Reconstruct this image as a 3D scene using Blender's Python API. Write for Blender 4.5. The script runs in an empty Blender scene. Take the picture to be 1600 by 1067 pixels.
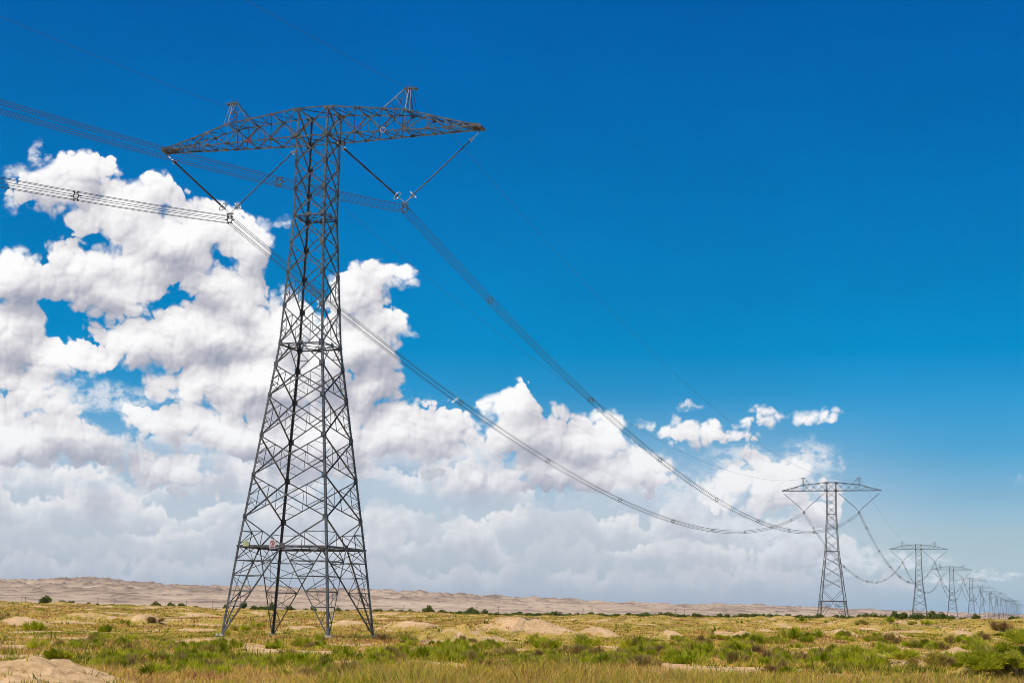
import bpy, bmesh, math, random
import numpy as np
from mathutils import Vector, Matrix

random.seed(7)
rng = np.random.default_rng(7)
R = math.radians
scene = bpy.context.scene
col = scene.collection

# ------------------------------------------------------------------ camera
FPX, CX, CY = 2555.07, 800.0, 533.5          # focal length and centre in photo pixels (1600 wide)
PITCH, ROLL = R(9.52), R(1.06)
EYE = 2.855                                   # eye height over the near pylon's ground
fw = np.array([0, math.cos(PITCH), math.sin(PITCH)])
r0 = np.array([1.0, 0, 0]); u0 = np.cross(r0, fw)
rt = math.cos(ROLL) * r0 + math.sin(ROLL) * u0
up = -math.sin(ROLL) * r0 + math.cos(ROLL) * u0
cd = bpy.data.cameras.new('camera')
cam = bpy.data.objects.new('camera', cd)
col.objects.link(cam)
cd.sensor_width = 36.0
cd.lens = FPX / 1600 * 36.0
cd.clip_start = 0.5
cd.clip_end = 60000
cam.matrix_world = Matrix(((rt[0], up[0], -fw[0], 0), (rt[1], up[1], -fw[1], 0), (rt[2], up[2], -fw[2], EYE), (0, 0, 0, 1)))
scene.camera = cam
scene.view_settings.view_transform = 'Standard'
scene.view_settings.look = 'None'
scene.view_settings.exposure = 0.0
scene.view_settings.gamma = 1.0
scene.cycles.pixel_filter_type = 'BLACKMAN_HARRIS'
scene.cycles.filter_width = 0.95                 # a crisp lens


def ray(px, py):
    v = (px - CX) * rt - (py - CY) * up + FPX * fw
    return v / np.linalg.norm(v)


def azel(px, py):
    v = ray(px, py)
    return math.degrees(math.atan2(v[0], v[1])), math.degrees(math.asin(v[2]))


# ------------------------------------------------------------------ sun and sky
SUN_EL, SUN_AZ = R(65), R(-135)               # azimuth measured from the view direction, left is negative
sl = bpy.data.lights.new('sun', 'SUN')
sl.energy = 5.0
sl.angle = R(0.53)
sl.color = (1.0, 0.95, 0.87)
so = bpy.data.objects.new('sun', sl)
col.objects.link(so)
sd = Vector((math.sin(SUN_AZ) * math.cos(SUN_EL), math.cos(SUN_AZ) * math.cos(SUN_EL), math.sin(SUN_EL)))
so.rotation_euler = sd.to_track_quat('Z', 'Y').to_euler()
so.location = (0, 0, 200)


class NT:
    """small helper to wire node trees"""
    def __init__(self, tree): self.t = tree
    def n(self, typ, **kw):
        nd = self.t.nodes.new(typ)
        for k, v in kw.items(): setattr(nd, k, v)
        return nd
    def put(self, sock, v):
        if isinstance(v, bpy.types.NodeSocket): self.t.links.new(v, sock)
        elif v is not None: sock.default_value = v
    def m(self, op, a, b=None, c=None, clamp=False):
        nd = self.n('ShaderNodeMath', operation=op, use_clamp=clamp)
        for i, v in enumerate((a, b, c)):
            if v is not None: self.put(nd.inputs[i], v)
        return nd.outputs[0]
    def v(self, op, a, b=None, c=None, out=0):
        nd = self.n('ShaderNodeVectorMath', operation=op)
        for i, v in enumerate((a, b, c)):
            if v is not None: self.put(nd.inputs[i], v)
        return nd.outputs[out]
    def ss(self, x, lo, hi, a=0.0, b=1.0, kind='SMOOTHSTEP'):
        nd = self.n('ShaderNodeMapRange', interpolation_type=kind)
        for i, v in enumerate((x, lo, hi, a, b)): self.put(nd.inputs[i], v)
        return nd.outputs[0]
    def mix(self, f, a, b, blend='MIX'):
        nd = self.n('ShaderNodeMix', data_type='RGBA', blend_type=blend)
        self.put(nd.inputs[0], f); self.put(nd.inputs[6], a); self.put(nd.inputs[7], b)
        return nd.outputs[2]
    def noise(self, vec, scale, detail=3, rough=0.5, dim='3D', lac=2.0):
        nd = self.n('ShaderNodeTexNoise', noise_dimensions=dim)
        if vec is not None: self.t.links.new(vec, nd.inputs['Vector'])
        nd.inputs['Scale'].default_value = scale; nd.inputs['Detail'].default_value = detail
        nd.inputs['Roughness'].default_value = rough; nd.inputs['Lacunarity'].default_value = lac
        return nd
    def ramp(self, f, stops, interp='LINEAR'):
        nd = self.n('ShaderNodeValToRGB'); cr = nd.color_ramp; cr.interpolation = interp
        while len(cr.elements) < len(stops): cr.elements.new(0.5)
        for e, (p, c) in zip(cr.elements, stops):
            e.position = p; e.color = (*c, 1.0)
        self.put(nd.inputs[0], f)
        return nd.outputs[0]


def srgb(r, g, b):
    f = lambda c: c / 12.92 if c <= 0.04045 else ((c + 0.055) / 1.055) ** 2.4
    return (f(r / 255), f(g / 255), f(b / 255))


# cumulus masses: x, y, half width, half height in photo pixels; turned into azimuth / elevation below
CUMULUS = [
    (130, 268, 50, 30), (105, 295, 60, 32), (200, 325, 88, 48), (285, 372, 105, 55), (215, 415, 105, 34), (395, 385, 40, 34), (345, 372, 30, 26),
    (120, 418, 46, 30), (185, 450, 100, 40), (330, 445, 80, 26), (385, 480, 70, 40), (430, 520, 80, 55), (330, 530, 120, 55), (225, 535, 60, 32), (170, 560, 40, 20),
    (330, 595, 85, 42), (420, 600, 110, 60), (500, 560, 60, 60),
    (14, 435, 58, 40), (15, 520, 62, 52), (80, 548, 52, 32), (20, 590, 60, 22), (50, 635, 66, 26), (95, 680, 105, 34), (30, 690, 80, 40),
    (604, 428, 34, 24), (560, 455, 42, 36), (590, 500, 44, 30), (560, 545, 60, 48), (575, 600, 44, 60), (625, 640, 34, 26), (620, 680, 80, 40),
    (800, 632, 42, 26), (820, 668, 64, 32), (905, 690, 80, 36), (955, 682, 40, 32), (990, 728, 46, 28), (700, 665, 46, 28), (690, 690, 80, 24), (757, 738, 58, 14), (870, 735, 120, 32),
    (300, 660, 112, 26), (400, 680, 110, 40), (260, 735, 60, 26), (500, 690, 120, 60),
    (1073, 681, 54, 13), (1048, 678, 24, 9), (1100, 676, 20, 9), (1230, 653, 26, 4), (1207, 648, 9, 4),
    (1225, 730, 46, 14), (1190, 756, 72, 26), (1190, 782, 70, 16), (1270, 790, 60, 22),
]
WISPS = [(58, 243, 11, 20), (28, 268, 20, 14), (22, 318, 12, 18), (150, 620, 110, 26), (60, 610, 30, 20), (215, 628, 30, 16), (440, 345, 14, 10), (635, 520, 16, 10), (1265, 715, 50, 30),
         (1077, 633, 14, 7), (1345, 862, 44, 14), (1120, 820, 60, 16), (1480, 905, 50, 8), (1560, 895, 50, 7)  , (1230, 840, 90, 30), (1330, 880, 80, 18), (1420, 875, 60, 12), (1160, 720, 60, 26), (1240, 760, 70, 40), (1070, 770, 60, 40)]

world = bpy.data.worlds.new('World')
scene.world = world
world.use_nodes = True
wt = world.node_tree
wt.nodes.clear()
W = NT(wt)

# node group: signed "thickness" of the cumulus at an (azimuth, elevation) in degrees
cg = bpy.data.node_groups.new('cumulus_field', 'ShaderNodeTree')
cg.interface.new_socket('P', in_out='INPUT', socket_type='NodeSocketVector')
cg.interface.new_socket('Thick', in_out='OUTPUT', socket_type='NodeSocketFloat')
cg.interface.new_socket('Mass', in_out='OUTPUT', socket_type='NodeSocketFloat')
cg.interface.new_socket('Puff', in_out='OUTPUT', socket_type='NodeSocketFloat')
G = NT(cg)
gi = G.n('NodeGroupInput'); go = G.n('NodeGroupOutput')
P = gi.outputs[0]
w1 = G.noise(P, 0.5, 2, 0.5, '2D').outputs['Color']
P1 = G.v('ADD', P, G.v('MULTIPLY', G.v('SUBTRACT', w1, (0.5, 0.5, 0.5)), (0.9, 0.8, 0)))
mass = None
for (x, y, rx, ry) in CUMULUS:
    a, e = azel(x, y)
    sx, sy = rx / 44.6, ry / 44.6
    q = G.v('MULTIPLY_ADD', P1, (1 / sx, 1 / sy, 0), (-a / sx, -e / sy, 0))
    ln = G.v('LENGTH', q, out=1)
    dd = G.m('MULTIPLY_ADD', ln, -min(sx, sy) * 1.0, min(sx, sy) * 1.0)
    mass = dd if mass is None else G.m('SMOOTH_MAX', mass, dd, 0.25)
def domes(scale, warp, off):
    """rounded heads of one size: 1 at a head's centre, falling to about 0 in the creases"""
    wv = G.v('MULTIPLY', G.v('SUBTRACT', G.noise(P, scale * 1.6, 2, 0.5, '2D').outputs['Color'], (0.5, 0.5, 0.5)), (warp, warp, 0))
    vn = G.n('ShaderNodeTexVoronoi', voronoi_dimensions='2D', feature='SMOOTH_F1')
    vn.inputs['Smoothness'].default_value = 0.12
    G.put(vn.inputs['Vector'], G.v('ADD', G.v('ADD', P1, wv), (off, off * 0.7, 0)))
    vn.inputs['Scale'].default_value = scale
    d = vn.outputs['Distance']
    return G.m('MULTIPLY_ADD', G.m('MULTIPLY', d, d), -2.0, 1.0)


D1, D2, D3 = domes(0.95, 0.30, 3.1), domes(2.3, 0.16, 7.7), domes(5.2, 0.08, 1.9)
fine = G.noise(P1, 2.6, 6, 0.58, '2D').outputs['Fac']
puff_s = G.m('ADD', G.m('MULTIPLY_ADD', D1, 0.42, -0.24), G.m('ADD', G.m('MULTIPLY_ADD', D2, 0.20, -0.115), G.m('MULTIPLY_ADD', D3, 0.085, -0.05)))
puff = G.m('ADD', puff_s, G.m('MULTIPLY_ADD', fine, 0.22, -0.11))
mass = G.m('ADD', mass, 0.2)
th = G.m('ADD', mass, puff)
G.put(go.inputs[0], th)
G.put(go.inputs[1], mass)
G.put(go.inputs[2], puff_s)


def field(p):
    g = W.n('ShaderNodeGroup'); g.node_tree = cg
    W.put(g.inputs[0], p)
    return g.outputs[0], g.outputs[1], g.outputs[2]


dirn = W.n('ShaderNodeTexCoord').outputs['Generated']
sep = W.n('ShaderNodeSeparateXYZ'); W.put(sep.inputs[0], dirn)
az = W.m('MULTIPLY', W.m('ARCTAN2', sep.outputs[0], sep.outputs[1]), 57.29578)
el = W.m('MULTIPLY', W.m('ARCSINE', sep.outputs[2]), 57.29578)
cmb = W.n('ShaderNodeCombineXYZ'); W.put(cmb.inputs[0], az); W.put(cmb.inputs[1], el)
PP = cmb.outputs[0]

sky = W.n('ShaderNodeTexSky', sky_type='NISHITA')
sky.sun_disc = False
sky.sun_elevation = SUN_EL
sky.sun_rotation = SUN_AZ
sky.altitude = 1100
sky.air_density = 1.0
sky.dust_density = 0.3
sky.ozone_density = 3.0
# clear dry air seen through a polarising filter: deeper blue high up
SKYMUL = [(0.0211, (0.868, 0.86, 0.922)), (0.123, (0.718, 0.796, 0.882)), (0.2345, (0.20, 0.715, 0.955)), (0.3681, (0.0, 0.665, 0.965)), (0.5906, (0.0, 0.625, 1.03)), (0.8086, (0.0, 0.555, 1.08))]
blue = W.mix(1.0, sky.outputs[0], W.ramp(W.m('DIVIDE', el, 25.0), SKYMUL), 'MULTIPLY')
thin = W.ss(W.noise(W.v('MULTIPLY', PP, (0.10, 0.22, 1)), 1.0, 5, 0.6, '2D').outputs['Fac'], 0.3, 0.8, 0.96, 1.07, 'LINEAR')
blue = W.v('SCALE', blue); W.put(blue.node.inputs['Scale'], thin)     # faint unevenness of the air

S = 10.0   # background strength is 0.1, so cloud radiances are given times ten
k = lambda r, g, b: tuple(S * c for c in srgb(r, g, b)) + (1.0,)

T0, M0, F0 = field(PP)
T1, M1, F1 = field(W.v('ADD', PP, (-0.10, 0.14, 0)))
T2, M2, F2 = field(W.v('ADD', PP, (-0.30, 0.70, 0)))
soft = W.noise(PP, 0.6, 3, 0.6, '2D').outputs['Fac']
edge = W.ss(soft, 0.35, 0.65, 0.10, 0.5, 'LINEAR')
alpha = W.ss(T0, 0.0, edge)
lit_f = W.m('SUBTRACT', F0, F1)
lit_b = W.m('SUBTRACT', W.m('MULTIPLY_ADD', F0, 0.45, M0), W.m('MULTIPLY_ADD', F2, 0.45, M2))
light = W.m('ADD', W.m('MULTIPLY', lit_f, 0.45), W.m('MULTIPLY_ADD', lit_b, 0.55, 0.57))  # cloud light and shade painted into the sky colour, brighter toward upper left
broad = W.noise(PP, 0.33, 3, 0.5, '2D').outputs['Fac']
light = W.m('ADD', light, W.m('MULTIPLY_ADD', broad, 1.1, -0.52))
ccol = W.ramp(light, [(0.0, srgb(158, 163, 180)), (0.35, srgb(192, 192, 202)), (0.62, srgb(226, 225, 229)), (0.85, srgb(247, 246, 247)), (1.0, srgb(254, 254, 254))])
ccol = W.v('SCALE', ccol); ccol.node.inputs['Scale'].default_value = S
# distance veils the low clouds
veil = W.ss(el, 1.0, 7.5, 0.55, 0.0, 'LINEAR')
ccol = W.mix(veil, ccol, k(198, 206, 219))

# receding low banks: rows of heaped cumulus with flat bases, smaller and paler toward the horizon
ROWS = [  # base elevation, heap height, frequency, left limit, right limit, veil
    (1.3, 0.9, 0.55, -40, 14.2, 0.62), (2.2, 1.1, 0.45, -40, 12.6, 0.36), (3.2, 1.35, 0.40, -40, 11.0, 0.20),
    (4.3, 1.6, 0.36, -40, 7.0, 0.10), (5.5, 1.8, 0.32, -40, 3.0, 0.05)]
dF = W.m('SUBTRACT', F0, F1)
low = blue
west = W.ss(az, 16.5, 7.0, 0.10, 1.0)
low = W.mix(W.ss(el, 0.0, 3.2, 0.95, 0.0), low, k(160, 191, 216))
low = W.mix(W.m('MULTIPLY', west, W.ss(el, 1.5, 8.0, 0.84, 0.0)), low, W.mix(W.ss(el, 0.8, 4.2), k(180, 191, 204), k(208, 213, 223)))
lowvar = W.noise(W.v('MULTIPLY', PP, (0.6, 1.3, 1)), 0.5, 3, 0.5, '2D').outputs['Fac']
for i, (b_, h_, f_, la, ra, vl) in enumerate(ROWS):
    cx = W.n('ShaderNodeCombineXYZ'); W.put(cx.inputs[0], az); W.put(cx.inputs[1], float(37.3 * i + 11))
    tn = W.noise(cx.outputs[0], f_, 4, 0.55, '2D').outputs['Fac']
    top = W.m('MULTIPLY_ADD', tn, 2.6 * h_, b_ - 0.75 * h_)
    t = W.m('SUBTRACT', W.m('MULTIPLY_ADD', F0, 0.95, top), el)
    side = W.m('MULTIPLY', W.ss(az, ra + 1.2, ra - 1.2), 1.0)
    t = W.m('SUBTRACT', t, W.m('MULTIPLY_ADD', side, -2.0, 2.0))
    al = W.m('MULTIPLY', W.ss(t, 0.0, 0.3), W.ss(el, b_ - 1.0, b_ + 0.25))
    al = W.m('MULTIPLY', al, W.ss(lowvar, 0.34 + 0.03 * (i % 2), 0.54, 0.30, 1.0))
    lt = W.m('ADD', W.m('MULTIPLY_ADD', W.m('DIVIDE', t, h_), -0.55, 0.98), W.m('MULTIPLY', dF, 0.55))  # painted shading: heap tops brighter, greyer toward the base
    rc = W.ramp(lt, [(0.0, srgb(172, 177, 194)), (0.45, srgb(203, 205, 215)), (0.75, srgb(233, 233, 237)), (1.0, srgb(251, 250, 249))])
    rc = W.v('SCALE', rc); rc.node.inputs['Scale'].default_value = S
    low = W.mix(W.m('MULTIPLY', al, 0.96), low, W.mix(vl, rc, k(184, 194, 208)))

# thin wisps
wl = None
P2 = W.v('ADD', PP, W.v('MULTIPLY', W.v('SUBTRACT', W.noise(PP, 1.3, 4, 0.6, '2D').outputs['Color'], (0.5, 0.5, 0.5)), (1.0, 0.8, 0)))
for (x, y, rx, ry) in WISPS:
    a, e = azel(x, y)
    sx, sy = rx / 44.6, ry / 44.6
    ln = W.v('LENGTH', W.v('MULTIPLY_ADD', P2, (1 / sx, 1 / sy, 0), (-a / sx, -e / sy, 0)), out=1)
    wl = ln if wl is None else W.m('SMOOTH_MIN', wl, ln, 0.2)
wn = W.noise(W.v('MULTIPLY', PP, (1.2, 2.0, 1)), 1.5, 6, 0.62, '2D').outputs['Fac']
walpha = W.m('MULTIPLY', W.ss(wl, 1.25, 0.35), W.ss(wn, 0.33, 0.62, 0.1, 0.85))

out = W.mix(walpha, low, k(222, 228, 236))
out = W.mix(alpha, out, ccol)
bg = W.n('ShaderNodeBackground')
W.put(bg.inputs[0], out)
bg.inputs[1].default_value = 0.1
W.put(W.n('ShaderNodeOutputWorld').inputs[0], bg.outputs[0])
world.cycles.sampling_method = 'MANUAL'
world.cycles.sample_map_resolution = 1024

# ------------------------------------------------------------------ terrain
def hsh(i, j, seed):
    v = np.sin(i * 127.1 + j * 311.7 + seed * 74.7) * 43758.5453
    return v - np.floor(v)


def vnoise(x, y, seed=0):
    xi, yi = np.floor(x), np.floor(y)
    fx, fy = x - xi, y - yi
    fx = fx * fx * fx * (fx * (fx * 6 - 15) + 10); fy = fy * fy * fy * (fy * (fy * 6 - 15) + 10)
    a, b, c, d = hsh(xi, yi, seed), hsh(xi + 1, yi, seed), hsh(xi, yi + 1, seed), hsh(xi + 1, yi + 1, seed)
    return a + (b - a) * fx + (c - a) * fy + (a - b - c + d) * fx * fy


def fbm(x, y, seed=0, oct=4, gain=0.5, lac=2.03, ridged=False):
    t, a, n = 0.0, 1.0, 0.0
    for o in range(oct):
        v = vnoise(x, y, seed + o * 13) * 2 - 1
        if ridged: v = 1 - 2 * np.abs(v)
        t = t + a * v; n += a
        x, y, a = x * lac + 5.2, y * lac + 1.3, a * gain
    return t / n


EDGE_AZ = [-22, -18, -12, -7, 0, 6, 11.5, 18, 22]
EDGE_Z = [4.2, 3.9, 3.2, 2.8, 2.6, 3.0, 3.4, 4.2, 4.4]
CREST_AZ = [-26, -18, -10, -6.5, -2, 0, 4.5, 9, 11.2, 13.4, 18, 24]
CREST = [0.0178, 0.0172, 0.0152, 0.0138, 0.0128, 0.0113, 0.0095, 0.0086, 0.0082, 0.0070, 0.0060, 0.0058]
ORG0 = (-23.545, 188.818)                     # foot of the near pylon
MOUNDS = []                                   # x, y, rx, ry, height, bareness side


def base_h(x, y):
    d = np.hypot(x, y); a = np.degrees(np.arctan2(x, y))
    z = np.interp(d, [0, 45, 70, 110, 190, 270], [1.15, 0.75, 0.35, 0.1, 0.0, 0.5])
    far = np.interp(a, EDGE_AZ, EDGE_Z)
    s = np.clip((d - 200) / 300, 0, 1); s = s * s * (3 - 2 * s)
    z = z * (1 - s) + far * s
    s2 = np.clip((d - 640) / 500, 0, 1)
    z = z - 1.5 * s2 * (3 - 2 * s2) * s2
    # long apron rising to the hills
    c = np.interp(a, CREST_AZ, CREST)
    dc = np.interp(a, [-18, 0, 12, 18], [5600, 6200, 8200, 9600])
    q = np.clip((d - 1500) / (dc - 1500), 0, 1)
    lift = q ** 1.25 * np.clip(q * 1.4, 0, 1) ** 0.35
    zr = EYE * q + c * dc * 0.76 * lift
    hill = fbm(x / 520, y / 620, 31, 6, 0.55, ridged=True)
    hill2 = fbm(x / 85, y / 170, 61, 5, 0.6, ridged=True)
    wq = np.clip((q - 0.45) / 0.4, 0, 1)
    zr = zr + c * dc * (0.22 * hill + 0.19 * hill2) * wq + c * dc * 0.05 * hill2 * np.clip(q * 2.5, 0, 1)
    back = np.clip((d - dc) / 1800, 0, 1)
    zr = zr - back * c * dc * 0.5
    z = z + zr
    # undulation
    near = np.clip((d - 20) / 60, 0, 1) * np.clip(1 - (d - 500) / 500, 0, 1)
    z = z + near * (0.16 * fbm(x / 9, y / 9, 3, 4) + 0.28 * np.clip((d - 90) / 120, 0, 1) * fbm(x / 34, y / 34, 5, 3))
    hm = np.clip(fbm(x / 11, y / 17, 17, 3) - 0.12, 0, 1)
    z = z + np.clip((d - 200) / 60, 0, 1) * np.clip(1 - (d - 520) / 120, 0, 1) * hm * 1.5
    return z


def height(x, y):
    x = np.asarray(x, float); y = np.asarray(y, float)
    z = base_h(x, y)
    for (mx, my, rx, ry, h, _) in MOUNDS:
        q = ((x - mx) / rx) ** 2 + ((y - my) / ry) ** 2
        k_ = np.exp(-np.minimum(q, 30) ** 1.15)
        z = z + h * k_ * (1 + 0.28 * fbm(x / (rx * 0.3), y / (rx * 0.3), int(abs(mx) * 7) % 97, 4))
    return z


def ground_at(px, py, fn=None):
    """where the line of sight through a photo pixel meets the terrain"""
    fn = fn or height
    v = ray(px, py)
    t = np.geomspace(20, 1400, 1300)
    below = EYE + v[2] * t < fn(v[0] * t, v[1] * t)
    i = int(np.argmax(below)) if below.any() else len(t) - 1
    return v[0] * t[i], v[1] * t[i]


# sandy hummocks seen in the photograph: centre x, foot y, width, height in photo pixels, bareness, depth ratio
for (px, py, w, h, bare, ratio) in [
    (815, 999, 200, 34, 1.0, 1.0), (715, 1004, 170, 26, 0.15, 1.0), (930, 996, 80, 17, 0.9, 1.0), (645, 986, 110, 14, 0.8, 1.2), (545, 977, 70, 9, 0.9, 1.4),
    (218, 976, 80, 15, 0.9, 1.3), (28, 977, 90, 12, 0.7, 1.3), (300, 963, 90, 6, 0.8, 1.5), (1048, 999, 56, 15, 1.0, 1.0), (1128, 998, 44, 11, 1.0, 1.0), (1166, 998, 50, 12, 1.0, 1.0),
    (1318, 996, 60, 12, 1.0, 1.2), (1340, 976, 110, 11, 0.2, 1.6), (1425, 981, 110, 11, 0.6, 1.6), (1502, 995, 60, 10, 1.0, 1.2), (1556, 988, 60, 14, 0.3, 1.2),
    (1140, 975, 80, 8, 0.2, 1.6), (1230, 979, 90, 8, 0.15, 1.6), (1010, 973, 90, 7, 0.2, 1.6), (1400, 998, 50, 8, 0.8, 1.2),
    (20, 1090, 330, 54, 1.0, 1.6), (1440, 1046, 110, 20, 0.9, 0.8), (1570, 1062, 150, 40, 0.4, 0.8), (1500, 1030, 80, 16, 0.9, 0.8),
    (130, 966, 90, 6, 0.5, 1.6), (430, 968, 60, 6, 0.3, 1.6),
]:
    x, y = ground_at(px, py, base_h)
    d = math.hypot(x, y)
    rx = w * 0.42 * d / FPX
    MOUNDS.append((x, y + rx * ratio * 0.4, rx, rx * ratio, h * d / FPX, bare))


def bare_mask(x, y):
    b = np.zeros_like(x)
    for (mx, my, rx, ry, h, bare) in MOUNDS:
        q = np.sqrt(((x - mx - 0.2 * rx) / rx) ** 2 + ((y - my) / ry) ** 2)
        n = 0.45 * fbm(x / (rx * 0.35), y / (rx * 0.35), 77, 4)
        b = np.maximum(b, bare * np.clip((1.18 - q + n) * 2.2, 0, 1))
    for lx, ly in ((-6.5, -6.5), (-6.5, 6.5), (6.5, -6.5), (6.5, 6.5), (0, 0)):    # worn soil round the pylon's feet
        fx, fy = ORG0[0] + lx * 0.952 + ly * 0.305, ORG0[1] - lx * 0.305 + ly * 0.952
        q = np.hypot(x - fx, (y - fy) * 0.7) / 2.6 + 0.5 * fbm(x / 1.5, y / 2.0, 55, 3)
        b = np.maximum(b, np.clip((1.0 - q) * 2, 0, 0.85))
    d = np.hypot(x, y)
    spots = np.clip((fbm(x / 5, y / 9, 91, 4) - np.interp(d, [60, 80, 130, 180], [0.2, 0.06, 0.12, 0.22]) + 0.10 * np.clip((1.0 - np.degrees(np.arctan2(x, y))) / 4, 0, 1)) * 5, 0, 1) * np.clip((d - 60) / 30, 0, 1)
    return np.maximum(b, spots * 0.9)


def add_attr(me, name, vals):
    a = me.attributes.new(name, 'FLOAT', 'POINT')
    a.data.foreach_set('value', np.asarray(vals, np.float32).ravel())


def grid_mesh(name, azs, ds, fn, attrs):
    A, D = np.meshgrid(np.radians(azs), ds)
    X, Y = D * np.sin(A), D * np.cos(A)
    Z = fn(X, Y)
    nr, nc = X.shape
    co = np.stack([X, Y, Z], -1).reshape(-1, 3)
    idx = np.arange(nr * nc).reshape(nr, nc)
    q = np.stack([idx[:-1, :-1], idx[:-1, 1:], idx[1:, 1:], idx[1:, :-1]], -1).reshape(-1, 4)
    me = bpy.data.meshes.new(name)
    me.vertices.add(len(co)); me.vertices.foreach_set('co', co.ravel().astype(np.float32))
    me.loops.add(q.size); me.loops.foreach_set('vertex_index', q.ravel().astype(np.int32))
    me.polygons.add(len(q)); me.polygons.foreach_set('loop_start', np.arange(0, q.size, 4, dtype=np.int32))
    me.update(calc_edges=True)
    me.polygons.foreach_set('use_smooth', np.ones(len(q), bool))
    for nme, f in attrs: add_attr(me, nme, f(X, Y))
    o = bpy.data.objects.new(name, me); col.objects.link(o)
    return o


def newmat(name):
    m = bpy.data.materials.new(name); m.use_nodes = True
    m.node_tree.nodes.clear()
    n = NT(m.node_tree)
    out = n.n('ShaderNodeOutputMaterial')
    return m, n, out


def ground_material():
    m, n, out = newmat('desert_soil')
    pos = n.n('ShaderNodeNewGeometry').outputs['Position']
    bare = n.n('ShaderNodeAttribute', attribute_name='bare').outputs['Fac']
    n1 = n.noise(pos, 0.35, 8, 0.65).outputs['Fac']
    n2 = n.noise(pos, 3.0, 6, 0.65).outputs['Fac']
    n3 = n.noise(pos, 0.045, 5, 0.6).outputs['Fac']
    sand = n.ramp(n.m('MULTIPLY_ADD', n2, 0.6, n.m('MULTIPLY', n1, 0.4)), [(0.34, (0.26, 0.155, 0.07)), (0.48, (0.50, 0.315, 0.15)), (0.66, (0.68, 0.45, 0.245))])
    litter = n.ramp(n.m('MULTIPLY_ADD', n1, 0.6, n.m('MULTIPLY', n3, 0.4)), [(0.3, (0.14, 0.13, 0.02)), (0.44, (0.29, 0.21, 0.045)), (0.56, (0.44, 0.29, 0.075)), (0.72, (0.50, 0.34, 0.16))])
    clod = n.noise(pos, 11.0, 4, 0.7).outputs['Fac']
    sand = n.mix(n.ss(clod, 0.60, 0.70), sand, (0.20, 0.12, 0.055, 1))
    cmix = n.mix(n.ss(n.m('ADD', bare, n.m('MULTIPLY_ADD', n2, 0.5, -0.25)), 0.3, 0.7), litter, sand)
    bs = n.n('ShaderNodeBsdfPrincipled')
    n.put(bs.inputs['Base Color'], cmix); bs.inputs['Roughness'].default_value = 0.95
    bs.inputs['Specular IOR Level'].default_value = 0.1
    v = n.n('ShaderNodeTexVoronoi', feature='DISTANCE_TO_EDGE'); n.put(v.inputs['Vector'], pos); v.inputs['Scale'].default_value = 7.0
    bmp = n.n('ShaderNodeBump'); bmp.inputs['Strength'].default_value = 0.7; bmp.inputs['Distance'].default_value = 0.12
    n.put(bmp.inputs['Height'], n.m('ADD', n2, n.m('MULTIPLY', n.ss(v.outputs[0], 0.0, 0.12), 0.08)))
    n.put(bs.inputs['Normal'], bmp.outputs[0]); n.put(out.inputs[0], bs.outputs[0])
    return m


def hill_material():
    m, n, out = newmat('desert_hill_soil')
    pos = n.n('ShaderNodeNewGeometry').outputs['Position']
    sc = n.v('MULTIPLY', pos, (1, 0.45, 3.0))
    n1 = n.noise(sc, 0.004, 8, 0.62).outputs['Fac']
    n2 = n.noise(sc, 0.035, 7, 0.7).outputs['Fac']
    rock_shade = n.n('ShaderNodeAttribute', attribute_name='rock_shade').outputs['Fac']
    c = n.ramp(n.m('MULTIPLY_ADD', n1, 0.4, n.m('MULTIPLY', n2, 0.6)), [(0.36, (0.30, 0.21, 0.13)), (0.46, (0.42, 0.30, 0.20)), (0.58, (0.52, 0.39, 0.26)), (0.72, (0.58, 0.45, 0.32))])
    c = n.mix(n.ss(n.m('ADD', rock_shade, n.m('MULTIPLY_ADD', n2, 1.8, -0.9)), 0.05, 0.75), c, (0.20, 0.135, 0.095, 1))  # dark rock on ridge tops, also painting in contrast that slope shading lacks
    bs = n.n('ShaderNodeBsdfPrincipled')
    n.put(bs.inputs['Base Color'], c); bs.inputs['Roughness'].default_value = 0.95; bs.inputs['Specular IOR Level'].default_value = 0.1
    bmp = n.n('ShaderNodeBump'); bmp.inputs['Strength'].default_value = 0.5; bmp.inputs['Distance'].default_value = 8.0
    n.put(bmp.inputs['Height'], n2); n.put(bs.inputs['Normal'], bmp.outputs[0]); n.put(out.inputs[0], bs.outputs[0])
    return m


azs = np.concatenate([np.linspace(-60, -24, 60), np.arange(-23.9, 23.91, 0.07), np.linspace(24, 60, 60)])
ds = np.concatenate([np.linspace(1.5, 25, 14), np.geomspace(26, 1620, 620)])
ground = grid_mesh('ground', azs, ds, height, [('bare', bare_mask)])
ground['kind'] = 'structure'
ground.data.materials.append(ground_material())
dsh = np.concatenate([np.geomspace(1600, 3800, 110, endpoint=False), np.geomspace(3800, 10500, 360), np.geomspace(10600, 16000, 30)])
hills = grid_mesh('hills', azs, dsh, lambda x, y: base_h(x, y) - 0.02, [('rock_shade', lambda x, y: fbm(x / 85, y / 170, 61, 5, 0.6, ridged=True) * 0.9 + 0.25 * fbm(x / 300, y / 500, 88, 4) - 0.1)])
hills['kind'] = 'structure'
hills.data.materials.append(hill_material())


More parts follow.
